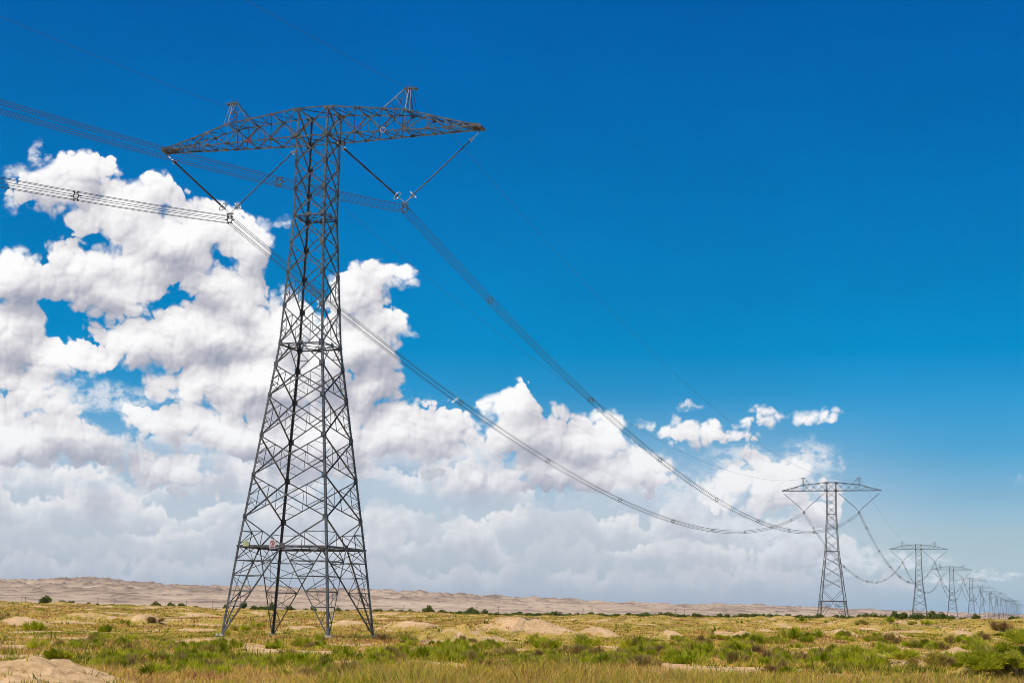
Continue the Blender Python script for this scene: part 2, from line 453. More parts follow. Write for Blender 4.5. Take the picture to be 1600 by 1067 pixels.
# ------------------------------------------------------------------ helpers for built things
class MB:
    """collects bars, plates and tubes and links them as one mesh object"""
    def __init__(self): self.v = []; self.f = []
    def add(self, vs, fs):
        b = len(self.v); self.v += [tuple(map(float, p)) for p in vs]; self.f += [tuple(b + i for i in f) for f in fs]
    def angle(self, p, q, w, nrm, thick=None, flip=1):
        """rolled steel L-section from p to q: one flange lies in the face with normal nrm, the other points inward"""
        p, q, nrm = np.array(p, float), np.array(q, float), np.array(nrm, float)
        t = q - p; L = np.linalg.norm(t)
        if L < 1e-6: return
        t /= L
        a = nrm - t * (nrm @ t); na = np.linalg.norm(a)
        a = a / na if na > 1e-6 else np.cross(t, [0.3, 0.5, 0.8])
        b = np.cross(t, a); th = thick or w * 0.13
        if b[2] < -1e-6: b = -b
        sec = [(0, 0), (w, 0), (w, -th), (th, -th), (th, -w), (0, -w)]
        vs = [e + (s[0] - w / 2) * b + s[1] * a for e in (p, q) for s in sec]
        fs = [(i, (i + 1) % 6, 6 + (i + 1) % 6, 6 + i) for i in range(6)] + [(5, 4, 3, 2, 1, 0), (6, 7, 8, 9, 10, 11)]
        self.add(vs, fs)
    def bar(self, p, q, w, h=None, ref=(0, 0, 1)):
        p, q = np.array(p, float), np.array(q, float); t = q - p; L = np.linalg.norm(t)
        if L < 1e-6: return
        t /= L; ref = np.array(ref, float)
        a = np.cross(t, ref)
        if np.linalg.norm(a) < 1e-3: a = np.cross(t, [1, 0.1, 0])
        a /= np.linalg.norm(a); b = np.cross(t, a); h = h or w
        vs = [e + sx * a * w / 2 + sy * b * h / 2 for e in (p, q) for sx, sy in ((-1, -1), (1, -1), (1, 1), (-1, 1))]
        self.add(vs, [(0, 1, 5, 4), (1, 2, 6, 5), (2, 3, 7, 6), (3, 0, 4, 7), (3, 2, 1, 0), (4, 5, 6, 7)])
    def tube(self, pts, rad, n=6, caps=True):
        pts = [np.array(p, float) for p in pts]; m = len(pts)
        rad = [rad] * m if np.isscalar(rad) else rad
        vs = []; ref = None
        for i in range(m):
            t = pts[min(i + 1, m - 1)] - pts[max(i - 1, 0)]; t /= np.linalg.norm(t)
            if ref is None:
                ref = np.cross(t, [0, 0, 1.0])
                if np.linalg.norm(ref) < 1e-3: ref = np.array([1.0, 0, 0])
            a = ref - t * (ref @ t); a /= np.linalg.norm(a); ref = a; b = np.cross(t, a)
            for j in range(n):
                g = 2 * math.pi * j / n
                vs.append(pts[i] + rad[i] * (math.cos(g) * a + math.sin(g) * b))
        fs = [(i * n + j, i * n + (j + 1) % n, (i + 1) * n + (j + 1) % n, (i + 1) * n + j) for i in range(m - 1) for j in range(n)]
        if caps: fs += [tuple(range(n - 1, -1, -1)), tuple((m - 1) * n + j for j in range(n))]
        self.add(vs, fs)
    def torus(self, c, axis, R_, r_, n=20, k_=6):
        c, ax = np.array(c, float), np.array(axis, float); ax /= np.linalg.norm(ax)
        a = np.cross(ax, [0, 0, 1.0]); a = a / np.linalg.norm(a) if np.linalg.norm(a) > 1e-3 else np.array([1.0, 0, 0])
        b = np.cross(ax, a); vs = []
        for i in range(n):
            g = 2 * math.pi * i / n; rd = math.cos(g) * a + math.sin(g) * b
            for j in range(k_):
                h = 2 * math.pi * j / k_
                vs.append(c + rd * (R_ + r_ * math.cos(h)) + ax * r_ * math.sin(h))
        self.add(vs, [(i * k_ + j, ((i + 1) % n) * k_ + j, ((i + 1) % n) * k_ + (j + 1) % k_, i * k_ + (j + 1) % k_) for i in range(n) for j in range(k_)])
    def poly(self, c, u, v, n_, pts, th):
        """flat plate: outline pts in the (u, v) plane through c, thickness th along n_"""
        c, u, v, n_ = (np.array(x, float) for x in (c, u, v, n_)); m = len(pts)
        vs = [c + a * u + b * v + s * n_ * th / 2 for s in (-1, 1) for a, b in pts]
        self.add(vs, [tuple(range(m - 1, -1, -1)), tuple(range(m, 2 * m))] + [(i, (i + 1) % m, m + (i + 1) % m, m + i) for i in range(m)])
    def mesh(self, name, mat, smooth=False):
        me = bpy.data.meshes.new(name)
        me.from_pydata(self.v, [], self.f); me.update()
        if smooth: me.polygons.foreach_set('use_smooth', np.ones(len(me.polygons), bool))
        me.materials.append(mat)
        return me
    def build(self, name, mat, parent=None, smooth=False):
        o = bpy.data.objects.new(name, self.mesh(name, mat, smooth)); col.objects.link(o)
        if parent: o.parent = parent
        return o


def tag(o, label=None, cat=None, group=None, kind=None):
    for k_, v_ in (('label', label), ('category', cat), ('group', group), ('kind', kind)):
        if v_: o[k_] = v_
    return o


def empty(name, loc, rz=0.0):
    o = bpy.data.objects.new(name, None); col.objects.link(o)
    o.location = loc; o.rotation_euler = (0, 0, rz); o.empty_display_size = 0.5
    return o


def copy_tree(o, parent=None):
    c = o.copy(); col.objects.link(c)
    if parent: c.parent = parent
    for ch in list(o.children): copy_tree(ch, c)
    return c


def simple_mat(name, color, rough=0.6, metal=0.0, vary=0.15, scale=3.0, spec=0.5, bump=0.0):
    m, n, out = newmat(name)
    tc = n.n('ShaderNodeTexCoord').outputs['Object']
    ns = n.noise(tc, scale, 5, 0.6).outputs['Fac']
    lo = tuple(max(0, c * (1 - vary)) for c in color); hi = tuple(min(1, c * (1 + vary)) for c in color)
    bs = n.n('ShaderNodeBsdfPrincipled')
    n.put(bs.inputs['Base Color'], n.ramp(ns, [(0.3, lo), (0.7, hi)]))
    n.put(bs.inputs['Roughness'], n.ss(ns, 0.3, 0.7, rough - 0.08, rough + 0.08, 'LINEAR'))
    bs.inputs['Metallic'].default_value = metal; bs.inputs['Specular IOR Level'].default_value = spec
    if bump:
        b = n.n('ShaderNodeBump'); b.inputs['Strength'].default_value = bump; b.inputs['Distance'].default_value = 0.02
        n.put(b.inputs['Height'], ns); n.put(bs.inputs['Normal'], b.outputs[0])
    n.put(out.inputs[0], bs.outputs[0])
    return m


STEEL = simple_mat('galvanised_steel', (0.102, 0.101, 0.096), 0.5, 0.3, 0.55, 1.2)
PLATE = simple_mat('weathered_plate_steel', (0.11, 0.10, 0.09), 0.6, 0.3, 0.3, 2.0)
BRIGHT = simple_mat('bright_fitting_metal', (0.55, 0.56, 0.57), 0.35, 0.8, 0.1)
RUBBER = simple_mat('insulator_rubber', (0.045, 0.035, 0.035), 0.55, 0, 0.2)
WIRE = simple_mat('aluminium_conductor', (0.055, 0.05, 0.048), 0.65, 0.1, 0.1)
CONC = simple_mat('concrete_footing', (0.42, 0.39, 0.34), 0.9, 0, 0.2, 2.0)
WHITE = simple_mat('sign_white_enamel', (0.62, 0.60, 0.58), 0.45, 0, 0.08)
RED = simple_mat('sign_red_enamel', (0.42, 0.03, 0.035), 0.45, 0, 0.15)
YELLOW = simple_mat('sign_faded_yellow', (0.46, 0.47, 0.24), 0.5, 0, 0.12)
BLUE = simple_mat('sign_blue_enamel', (0.03, 0.07, 0.35), 0.45, 0, 0.15)
WOOD = simple_mat('weathered_pole_wood', (0.11, 0.09, 0.075), 0.85, 0, 0.3)

# ------------------------------------------------------------------ pylons
LINE = R(17.743)
UX = np.array([math.cos(LINE), -math.sin(LINE)]); WY = np.array([math.sin(LINE), math.cos(LINE)])
ORG = np.array([-23.545, 188.818])
HB, HT, HP, ARM = 58.49, 61.95, 63.75, 20.5
EX, EY = 1.99, 2.0
ROT = -LINE
LEGP = [(0.0, 6.543), (10.183, 5.477), (33.536, 2.758), (48.953, 1.991), (HB, EX)]
CORN = [(-1, -1), (-1, 1), (1, 1), (1, -1)]
lw = lambda z: float(np.interp(z, [a for a, b in LEGP], [b for a, b in LEGP])) if z >= 0 else 6.543 - z * 0.105


def corner(s, z): return np.array([s[0] * lw(z), s[1] * lw(z), z])


TOPC = [(EX, HT), (5.5, HT - 0.36), (8.75, HT - 0.70), (11.5, HT - 1.0), (14.3, HT - 1.78), (16.5, HT - 2.38), (18.6, HT - 2.92), (ARM, HB + 0.12)]


def make_pylon(name, foot, belt, levels_low, detail, matched_feet=None):
    """lattice pylon standing at its own origin; foot / belt / panel levels differ between the near and the far type"""
    root = empty(name, (0, 0, 0))
    W_LEG, W_DIA, W_SEC = 0.26, 0.135, 0.07
    feet = matched_feet or [foot] * 4
    low = levels_low                                   # from belt up to waist
    mid = [33.536, 38.0, 41.95, 45.5, 48.953]
    upl = [48.953, 52.15, 55.35, HB]
    # main legs
    for i, s in enumerate(CORN):
        m = MB()
        zs = [feet[i] - 0.3, belt, 33.536, 48.953, HB, HT]
        for a, b in zip(zs[:-1], zs[1:]):
            pa, pb = corner(s, a), corner(s, min(b, HB)); pb[2] = b
            w = W_LEG * (1.0 if a < 33 else 0.85)
            # L with both flanges along the two faces
            t = (pb - pa) / np.linalg.norm(pb - pa); th = w * 0.14
            ax, ay = np.array([-s[0], 0, 0.0]), np.array([0, -s[1], 0.0])
            sec = [(0, 0), (w, 0), (w, th), (th, th), (th, w), (0, w)]
            vs = [e + u_ * ax + v_ * ay for e in (pa, pb) for u_, v_ in sec]
            fs = [(k_, (k_ + 1) % 6, 6 + (k_ + 1) % 6, 6 + k_) for k_ in range(6)] + [(5, 4, 3, 2, 1, 0), (6, 7, 8, 9, 10, 11)]
            if s[0] * s[1] < 0: fs = [f[::-1] for f in fs]
            m.add(vs, fs)
        if detail:
            for z in low[1:-1] + mid + upl[1:-1]:      # splice and gusset plates
                c = corner(s, z)
                m.poly(c + np.array([-s[0] * 0.22, s[1] * 0.012, 0]), (1, 0, 0), (0, 0, 1), (0, 1, 0), [(-.26, -.34), (.2, -.34), (.26, 0), (.2, .34), (-.26, .34)], 0.02)
                m.poly(c + np.array([s[0] * 0.012, -s[1] * 0.22, 0]), (0, 1, 0), (0, 0, 1), (1, 0, 0), [(-.26, -.34), (.2, -.34), (.26, 0), (.2, .34), (-.26, .34)], 0.02)
            if i in (0, 2):
                for z in np.arange(feet[i] + 2, HB, 0.45):  # step bolts
                    c = corner(s, z)
                    m.bar(c, c + np.array([s[0] * 0.16, 0, 0]), 0.022)
        lg = m.build('leg', STEEL, root)
        if detail:
            fm = MB(); c = corner(s, feet[i])
            fm.poly(c + np.array([0, 0, -0.4]), (1, 0, 0), (0, 1, 0), (0, 0, 1), [(-.5, -.5), (.5, -.5), (.5, .5), (-.5, .5)], 0.8)
            fm.poly(c + np.array([0, 0, 0.16]), (1, 0, 0), (0, 1, 0), (0, 0, 1), [(-.4, -.4), (.4, -.4), (.4, .4), (-.4, .4)], 0.34)
            fm.build('footing', CONC, lg)
    # four faces of lattice
    for fi in range(4):
        sa, sb = CORN[fi], CORN[(fi + 1) % 4]
        nrm = np.array([(sa[0] + sb[0]) / 2.0, (sa[1] + sb[1]) / 2.0, 0])
        ins = -nrm * 0.02
        m = MB()
        L = lambda z: corner(sa, z) + ins
        Q = lambda z: corner(sb, z) + ins
        mid_ = lambda z: (L(z) + Q(z)) / 2

        def xpanel(z0, z1, w, sec):
            a0, b0, a1, b1 = L(z0), Q(z0), L(z1), Q(z1)
            m.angle(a0, b1, w, nrm); m.angle(b0 - nrm * w * 0.25, a1 - nrm * w * 0.25, w, -nrm)
            if not sec: return
            # crossing point and redundants
            wa, wb = lw(z0), lw(z1); t = wa / (wa + wb)
            X = a0 + (b1 - a0) * t
            for lo, hi in ((a0, a1), (b0, b1)):
                M = (lo + hi) / 2
                d0, d1 = lo + (X - lo) * 0.5, hi + (X - hi) * 0.5
                m.angle(M, d0, W_SEC, nrm); m.angle(M, d1, W_SEC, nrm)
                if sec > 1:
                    m.angle(d0, d1, W_SEC * 0.9, nrm)
                    m.angle((lo + M) / 2, lo + (d0 - lo) * 0.62, W_SEC * 0.8, nrm)
                    m.angle((lo + M) / 2, M + (d0 - M) * 0.45, W_SEC * 0.8, nrm)
                    m.angle((hi + M) / 2, hi + (d1 - hi) * 0.62, W_SEC * 0.8, nrm)

        # K-panel over the belt and under the waist
        z0, z1 = low[0], low[1]
        for P_ in (L, Q):
            m.angle(P_(z1), mid_(z0), W_DIA, nrm)
            if detail:
                h = (z0 + z1) / 2
                o = P_(z1) + (mid_(z0) - P_(z1)) * 0.5
                m.angle(P_(h), o, W_SEC * 1.1, nrm); m.angle(P_(z0), o, W_SEC, nrm)
                m.angle(o, P_(z0) + (mid_(z0) - P_(z0)) * 0.5, W_SEC, nrm)
        for a, b in zip(low[1:-2], low[2:-1]): xpanel(a, b, W_DIA, 2 if detail else 1)
        z0, z1 = low[-2], low[-1]
        for P_ in (L, Q):
            m.angle(P_(z0), mid_(z1), W_DIA * 0.9, nrm)
            if detail:
                o = P_(z0) + (mid_(z1) - P_(z0)) * 0.5
                m.angle(P_((z0 + z1) / 2), o, W_SEC, nrm); m.angle(P_(z1), o, W_SEC, nrm)
        for a, b in zip(mid[:-1], mid[1:]): xpanel(a, b, W_DIA * 0.9, 2 if (detail and a < 40) else (1 if detail else 0))
        for a, b in zip(upl[:-1], upl[1:]): xpanel(a, b, W_DIA * 0.9, 1 if detail else 0)
        m.build('lattice_face', STEEL, root)
    # leg braces below the belt: each leg is a slim tripod
    for i, s in enumerate(CORN):
        m = MB(); F = corner(s, feet[i]); top = belt
        nx, ny = np.array([s[0], 0, 0.0]), np.array([0, s[1], 0.0])
        bx = np.array([0, s[1] * lw(belt), belt]); by = np.array([s[0] * lw(belt), 0, belt])
        m.angle(F, bx, W_DIA * 1.05, ny); m.angle(F, by, W_DIA * 1.05, nx)
        nlev = 6 if detail else 4
        for (e, nn) in ((bx, ny), (by, nx)):
            prev = None
            for k_ in range(1, nlev):
                t = k_ / nlev
                a, b = F + (corner(s, belt) - F) * t, F + (e - F) * t
                m.angle(a, b, W_SEC * 1.15, nn)
                if prev is not None:
                    m.angle(prev[0] if k_ % 2 else prev[1], b if k_ % 2 else a, W_SEC * 1.1, nn)
                    if detail and k_ > 2:
                        mm = (a + b) / 2; m.angle(mm, (prev[0] + prev[1]) / 2, W_SEC * 0.7, nn)
                prev = (a, b)
            m.angle(prev[1], corner(s, belt), W_SEC * 1.2, nn)
            m.angle(prev[0], (corner(s, belt) + e) / 2, W_SEC * 1.1, nn); m.angle(prev[1], (corner(s, belt) + e) / 2, W_SEC, nn)
        for k_ in range(2, nlev):
            t = k_ / nlev
            a, b = F + (bx - F) * t, F + (by - F) * t
            m.angle(a, b, W_SEC, (0, 0, 1))
            if detail: m.angle((a + b) / 2, F + (corner(s, belt) - F) * t, W_SEC * 0.8, (0, 0, 1))
            if detail and k_ < nlev - 1: m.angle(a, F + (by - F) * ((k_ + 1) / nlev), W_SEC * 0.8, (0, 0, 1))
        m.build('leg_brace', STEEL, root)
    # horizontal rings
    for z, w in ((belt, 0.26), (33.536, 0.17), (48.953, 0.15)):
        m = MB()
        for fi in range(4):
            a, b = corner(CORN[fi], z), corner(CORN[(fi + 1) % 4], z)
            m.angle(a, b, w, (0, 0, 1)); mm = (a + b) / 2
            c2 = corner(CORN[(fi + 2) % 4], z)
            m.angle(mm, (b + c2) / 2, W_SEC * 1.3, (0, 0, 1))
            if z == belt and detail:
                m.angle(a + np.array([0, 0, -0.5]) * 0, mm, w * 0.6, (0, 0, 1))
        if detail:
            a, b = corner(CORN[0], z), corner(CORN[2], z); m.angle(a, b, W_SEC, (0, 0, 1))
            for fi in range(4):
                mm = (corner(CORN[fi], z) + corner(CORN[(fi + 1) % 4], z)) / 2
                m.poly(mm, (1, 0, 0) if fi % 2 else (0, 1, 0), (0, 0, 1), (0, 1, 0) if fi % 2 else (1, 0, 0), [(-.4, -.3), (.4, -.3), (.3, .25), (-.3, .25)], 0.03)
        m.build('belt_frame', STEEL, root)
    # cage where the arms meet the trunk
    m = MB()
    C4 = [np.array([sx * EX, sy * EY, 0]) for sx, sy in CORN]
    for fi in range(4):
        a, b = C4[fi], C4[(fi + 1) % 4]; nn = (a + b) / 2 / np.linalg.norm((a + b) / 2)
        zb, zt = np.array([0, 0, HB]), np.array([0, 0, HT])
        m.angle(a + zb, b + zt, W_DIA, nn); m.angle(b + zb - nn * .05, a + zt - nn * .05, W_DIA, -nn)
        m.angle(a + zb, b + zb, W_DIA, nn); m.angle(a + zt, b + zt, W_DIA, nn)
        for e in (a,):
            m.poly(e + zb, (1, 0, 0), (0, 0, 1), (0, 1, 0), [(-.65, -.3), (.65, -.3), (.5, .35), (-.5, .35)], 0.04)
            m.poly(e + zt, (1, 0, 0), (0, 0, 1), (0, 1, 0), [(-.45, -.42), (.45, -.42), (.75, .05), (-.75, .05)], 0.04)
    m.angle(C4[0] + zb, C4[2] + zb, W_SEC * 1.3, (0, 0, 1)); m.angle(C4[1] + zb, C4[3] + zb, W_SEC * 1.3, (0, 0, 1))
    m.angle(C4[0] + zt, C4[2] + zt, W_SEC * 1.3, (0, 0, 1))
    m.build('cage', STEEL, root)
    # the two arms
    for s in (-1, 1):
        m = MB()
        yw = lambda x: float(np.interp(x, [EX, ARM], [EY, 0.75]))
        top = lambda x: float(np.interp(x, [a for a, b in TOPC], [b for a, b in TOPC]))
        nodes = [a for a, b in TOPC]
        B = lambda x, sy: np.array([s * x, sy * yw(x), HB])
        T = lambda x, sy: np.array([s * x, sy * yw(x) * (1.0 if x < 12 else float(np.interp(x, [12, ARM], [1, 0.98]))), top(x)])
        for sy in (-1, 1):
            nn = np.array([0, sy, 0.0])
            m.angle(B(EX, sy), B(ARM, sy), 0.15, -nn)
            for a, b in zip(nodes[:-1], nodes[1:]): m.angle(T(a, sy), T(b, sy), 0.15, nn)
            for k_, (a, b) in enumerate(zip(nodes[:-1], nodes[1:])):
                if k_ < 3:
                    m.angle(B(a, sy), T(b, sy), 0.11, nn if s < 0 else -nn); m.angle(T(a, sy) - nn * .05, B(b, sy) - nn * .05, 0.11, -nn if s < 0 else nn)
                    if detail:
                        c = (B(a, sy) + T(b, sy)) / 2
                        m.angle(c, (B(a, sy) + B(b, sy)) / 2, W_SEC, nn); m.angle(c, (T(a, sy) + T(b, sy)) / 2, W_SEC, nn)
                        q1 = (B(a, sy) + c) / 2; q2 = (T(b, sy) + c) / 2
                        m.angle(q1, (T(a, sy) + c) / 2, W_SEC * 0.8, nn); m.angle(q2, (B(b, sy) + c) / 2, W_SEC * 0.8, nn)
                else:
                    m.angle((B if k_ % 2 else T)(a, sy), (T if k_ % 2 else B)(b, sy), 0.11, nn)
                    if detail: m.angle((B(a, sy) + T(a, sy)) / 2, (B(b, sy) + B(a, sy)) / 2, W_SEC * 0.8, nn)
                if k_ >= 2 and b < ARM: m.angle(B(b, sy), T(b, sy), 0.10, nn)
                if detail and 0 < k_ < 5:
                    m.poly(B(a, sy) + nn * 0.02, (1, 0, 0), (0, 0, 1), (0, 1, 0), [(-.34, -.14), (.34, -.14), (.26, .24), (-.26, .24)], 0.03)
                    m.poly(T(a, sy) + nn * 0.02, (1, 0, 0), (0, 0, 1), (0, 1, 0), [(-.26, -.24), (.26, -.24), (.3, .1), (-.3, .1)], 0.03)
        for k_, (a, b) in enumerate(zip(nodes[:-1], nodes[1:])):
            for fn in (B, T):
                up_ = (0, 0, -1) if fn is B else (0, 0, 1)
                if b < ARM: m.angle(fn(b, -1), fn(b, 1), W_SEC * 1.2, up_)
                c_ = (a + b) / 2
                m.angle(fn(a, -1), fn(c_, 1), W_SEC * 1.1, up_); m.angle(fn(c_, 1), fn(b, -1), W_SEC * 1.1, up_)
                if detail: m.angle(fn(c_, -1), fn(c_, 1), W_SEC * 0.8, up_)
            if detail and k_ < 5: m.angle(B(b, -1), T(b, 1), W_SEC, (1, 0, 0))
        arm = m.build('crossarm', STEEL, root)
        if detail:                                    # heavy plates closing the tip
            e = MB()
            for sy in (-1, 1):
                e.poly(np.array([s * (ARM - 0.25), sy * 0.78, HB + 0.05]), (s, 0, 0), (0, 0, 1), (0, 1, 0), [(-1.0, -.12), (.4, -.22), (.4, .2), (-1.0, .42)], 0.05)
            e.bar((s * (ARM + 0.05), -0.85, HB - 0.05), (s * (ARM + 0.05), 0.85, HB - 0.05), 0.35, 0.3)
            e.bar((s * (ARM - 1.0), -0.8, HB + 0.1), (s * (ARM - 1.0), 0.8, HB + 0.1), 0.25, 0.2)
            e.bar((s * (ARM - 0.1), 0, HB - 0.15), (s * (ARM - 0.25), 0, HB - 0.6), 0.12)
            e.build('tip_plate', PLATE, arm)
        # earth-wire peak
        p = MB(); apex = HP + 0.1; px_ = 11.5
        ti = [np.array([s * px_, sy * yw(px_), top(px_)]) for sy in (-1, 1)]
        tn = [np.array([s * 8.75, sy * yw(8.75), top(8.75)]) for sy in (-1, 1)]
        to = [np.array([s * (px_ + 0.55), sy * yw(12), top(12.05)]) for sy in (-1, 1)]
        for j, sy in enumerate((-1, 1)):
            A_ = np.array([s * px_, sy * 0.3, apex]); D_ = np.array([s * (px_ - 0.5), sy * 0.3, apex])
            p.angle(ti[j], A_, 0.085, (0, sy, 0)); p.angle(tn[j], D_, 0.09, (0, sy, 0))
            p.angle(to[j], A_ + np.array([s * 0.25, 0, 0]), 0.06, (0, sy, 0))
            hz = ti[j] + (A_ - ti[j]) * 0.45
            dz_ = tn[j] + (D_ - tn[j]) * 0.55
            p.angle(hz, dz_, 0.05, (0, sy, 0)); p.angle(ti[j], dz_, 0.05, (0, sy, 0)); p.angle(hz, D_, 0.05, (0, sy, 0))
        for t in (0.3, 0.6, 0.85):
            q1 = [ti[j] + (np.array([s * px_, sy * 0.3, apex]) - ti[j]) * t for j, sy in enumerate((-1, 1))]
            q2 = [tn[j] + (np.array([s * (px_ - .5), sy * 0.3, apex]) - tn[j]) * t for j, sy in enumerate((-1, 1))]
            p.angle(q1[0], q1[1], 0.05, (s, 0, 0)); p.angle(q2[0], q2[1], 0.05, (0, 0, 1))
            p.angle(q1[0], ti[1] + (np.array([s * px_, 0.3, apex]) - ti[1]) * (t - .28), 0.06, (s, 0, 0))
        p.bar((s * (px_ - 0.7), -0.3, apex), (s * (px_ + 0.95), -0.3, apex), 0.14); p.bar((s * (px_ - 0.7), 0.3, apex), (s * (px_ + 0.95), 0.3, apex), 0.14)
        p.bar((s * (px_ + 0.75), -0.35, apex), (s * (px_ + 0.75), 0.35, apex), 0.22, 0.2)
        p.bar((s * (px_ - 0.2), -0.35, apex + 0.05), (s * (px_ - 0.2), 0.35, apex + 0.05), 0.3, 0.12)
        if detail:
            for g in range(9):                        # bird-deterrent needles
                a_ = g * 0.7
                p.bar((s * (px_ - 0.1), 0.0, apex), (s * (px_ - 0.1) + 0.5 * math.cos(a_), 0.5 * math.sin(a_), apex + 0.55), 0.02)
        p.build('earth_wire_peak', STEEL, root)
    return root


def disc(r, n=20): return [(r * math.cos(2 * math.pi * i / n), r * math.sin(2 * math.pi * i / n)) for i in range(n)]


def pylon_place(t):
    p = ORG + WY * t
    return p


# near pylon: its four feet follow the ground it stands on
feet = []
for s in CORN:
    lx, ly = s[0] * 6.543, s[1] * 6.543
    g = ORG + UX * lx + WY * ly
    feet.append(float(height(g[0], g[1])))
near = make_pylon('transmission_pylon', 0.0, 10.183, [10.183, 13.31, 18.1, 22.68, 27.34, 31.0, 33.536], True, feet)
near.location = (ORG[0], ORG[1], 0); near.rotation_euler = (0, 0, ROT)
tag(near, 'huge grey steel lattice pylon nearest the camera, with a red and white warning sign', 'pylon', 'pylons of the power line')

# signs bolted to the near pylon
zb = 10.183; yb = -lw(zb) - 0.16
sg = MB(); cs = np.array([-0.85 * 1.2, yb - 0.1, zb + 0.1])
cs = np.array([-1.05, yb - 0.1, zb + 0.08])
sg.poly(cs, (1, 0, 0), (0, 0, 1), (0, 1, 0), [(-.36, -.52), (.36, -.52), (.36, .52), (-.36, .52)], 0.03)
ws = sg.build('warning_sign', WHITE, near); ws['label'] = 'white sign with a red no-climbing symbol and red lettering'
sy_ = MB(); f_ = cs + np.array([0, -0.03, 0.16])
sy_.torus(f_, (0, 1, 0), 0.24, 0.032, 24, 6)
sy_.bar(f_ + np.array([-.17, 0, .17]), f_ + np.array([.17, 0, -.17]), 0.02, 0.06, (0, 1, 0))
sy_.bar(f_ + np.array([-.05, 0, -.14]), f_ + np.array([.06, 0, .08]), 0.015, 0.07, (0, 1, 0))
sy_.poly(f_ + np.array([.09, 0, .13]), (1, 0, 0), (0, 0, 1), (0, 1, 0), disc(.05, 10), 0.015)
sy_.bar(f_ + np.array([.05, 0, .05]), f_ + np.array([.16, 0, .02]), 0.015, 0.035, (0, 1, 0)); sy_.bar(f_ + np.array([-.05, 0, -.12]), f_ + np.array([.08, 0, -.15]), 0.015, 0.035, (0, 1, 0))
sy_.build('no_climbing_symbol', RED, ws)
tx = MB()
for j in range(4):                                   # four square characters, too small in the photo to read
    c = cs + np.array([-.21 + .14 * j, -0.03, -.32])
    for (a, b) in (((-.055, .08), (.055, .08)), ((-.06, .02), (.06, .02)), ((0, .09), (0, -.09)), ((-.05, -.07), (.05, -.07)), ((-.055, .03), (-.055, -.08)), ((.055, .03), (.055, -.08))):
        tx.bar(c + np.array([a[0], 0, a[1]]), c + np.array([b[0], 0, b[1]]), 0.012, 0.034, (0, 1, 0))
tx.build('sign_lettering', RED, ws)
yl = MB(); yl.poly(np.array([-lw(zb) + 1.15, yb - 0.08, zb + 0.12]), (1, 0, 0), (0, 0, 1), (0, 1, 0), [(-.36, -.28), (.36, -.28), (.36, .28), (-.36, .28)], 0.03)
o = yl.build('number_plate', YELLOW, near); o['label'] = 'faded yellow plate at the left end of the belt frame'
for s, mt, mt2, lab in ((-1, RED, RED, 'small red-rimmed round plate on the left arm'), (1, BLUE, WHITE, 'small blue round plate with a white rim on the right arm')):
    xx = 8.3 if s < 0 else 9.0
    c = np.array([s * xx, -EY * 0.86 - 0.12, HB + 0.02])
    dk = MB(); dk.poly(c, (1, 0, 0), (0, 0, 1), (0, 1, 0), disc(0.27 if s < 0 else 0.32), 0.03)
    o = dk.build('pole_marker', PLATE if s < 0 else BLUE, near); o['label'] = lab
    rg = MB(); rg.torus(c + np.array([0, -0.02, 0]), (0, 1, 0), 0.25 if s < 0 else 0.31, 0.035, 24, 6); rg.build('marker_rim', WHITE if s > 0 else RED, o)
    sl_ = MB(); sl_.bar(c + np.array([-.12, -.03, -.12]), c + np.array([.12, -.03, .12]), 0.02, 0.09, (0, 1, 0)); sl_.build('marker_stroke', mt2, o)

TS = [0, 517.08, 1047.655, 1531.697, 2037.955, 2466.678, 2972.856]
Z0 = [0.0]
far_z = [z + EYE for z in (-4.691, -5.789, -5.058, -2.962, -3.77, -0.621)]
far = make_pylon('transmission_pylon', 5.0, 13.31, [13.31, 18.1, 22.68, 27.34, 31.0, 33.536], False)
ORD = ['second', 'third', 'fourth', 'fifth', 'sixth', 'seventh', 'eighth', 'ninth', 'tenth', 'eleventh', 'twelfth', 'thirteenth', 'fourteenth', 'fifteenth', 'sixteenth', 'seventeenth', 'eighteenth', 'nineteenth', 'twentieth']
PYL = [(ORG[0], ORG[1], 0.0)]
for i, (t, z) in enumerate(zip(TS[1:], far_z)):
    p = pylon_place(t)
    o = far if i == 0 else copy_tree(far)
    o.location = (p[0], p[1], z); o.rotation_euler = (0, 0, ROT)
    tag(o, f'grey lattice pylon, {ORD[i]} in the row counting away from the big near one', 'pylon', 'pylons of the power line')
    PYL.append((p[0], p[1], z))
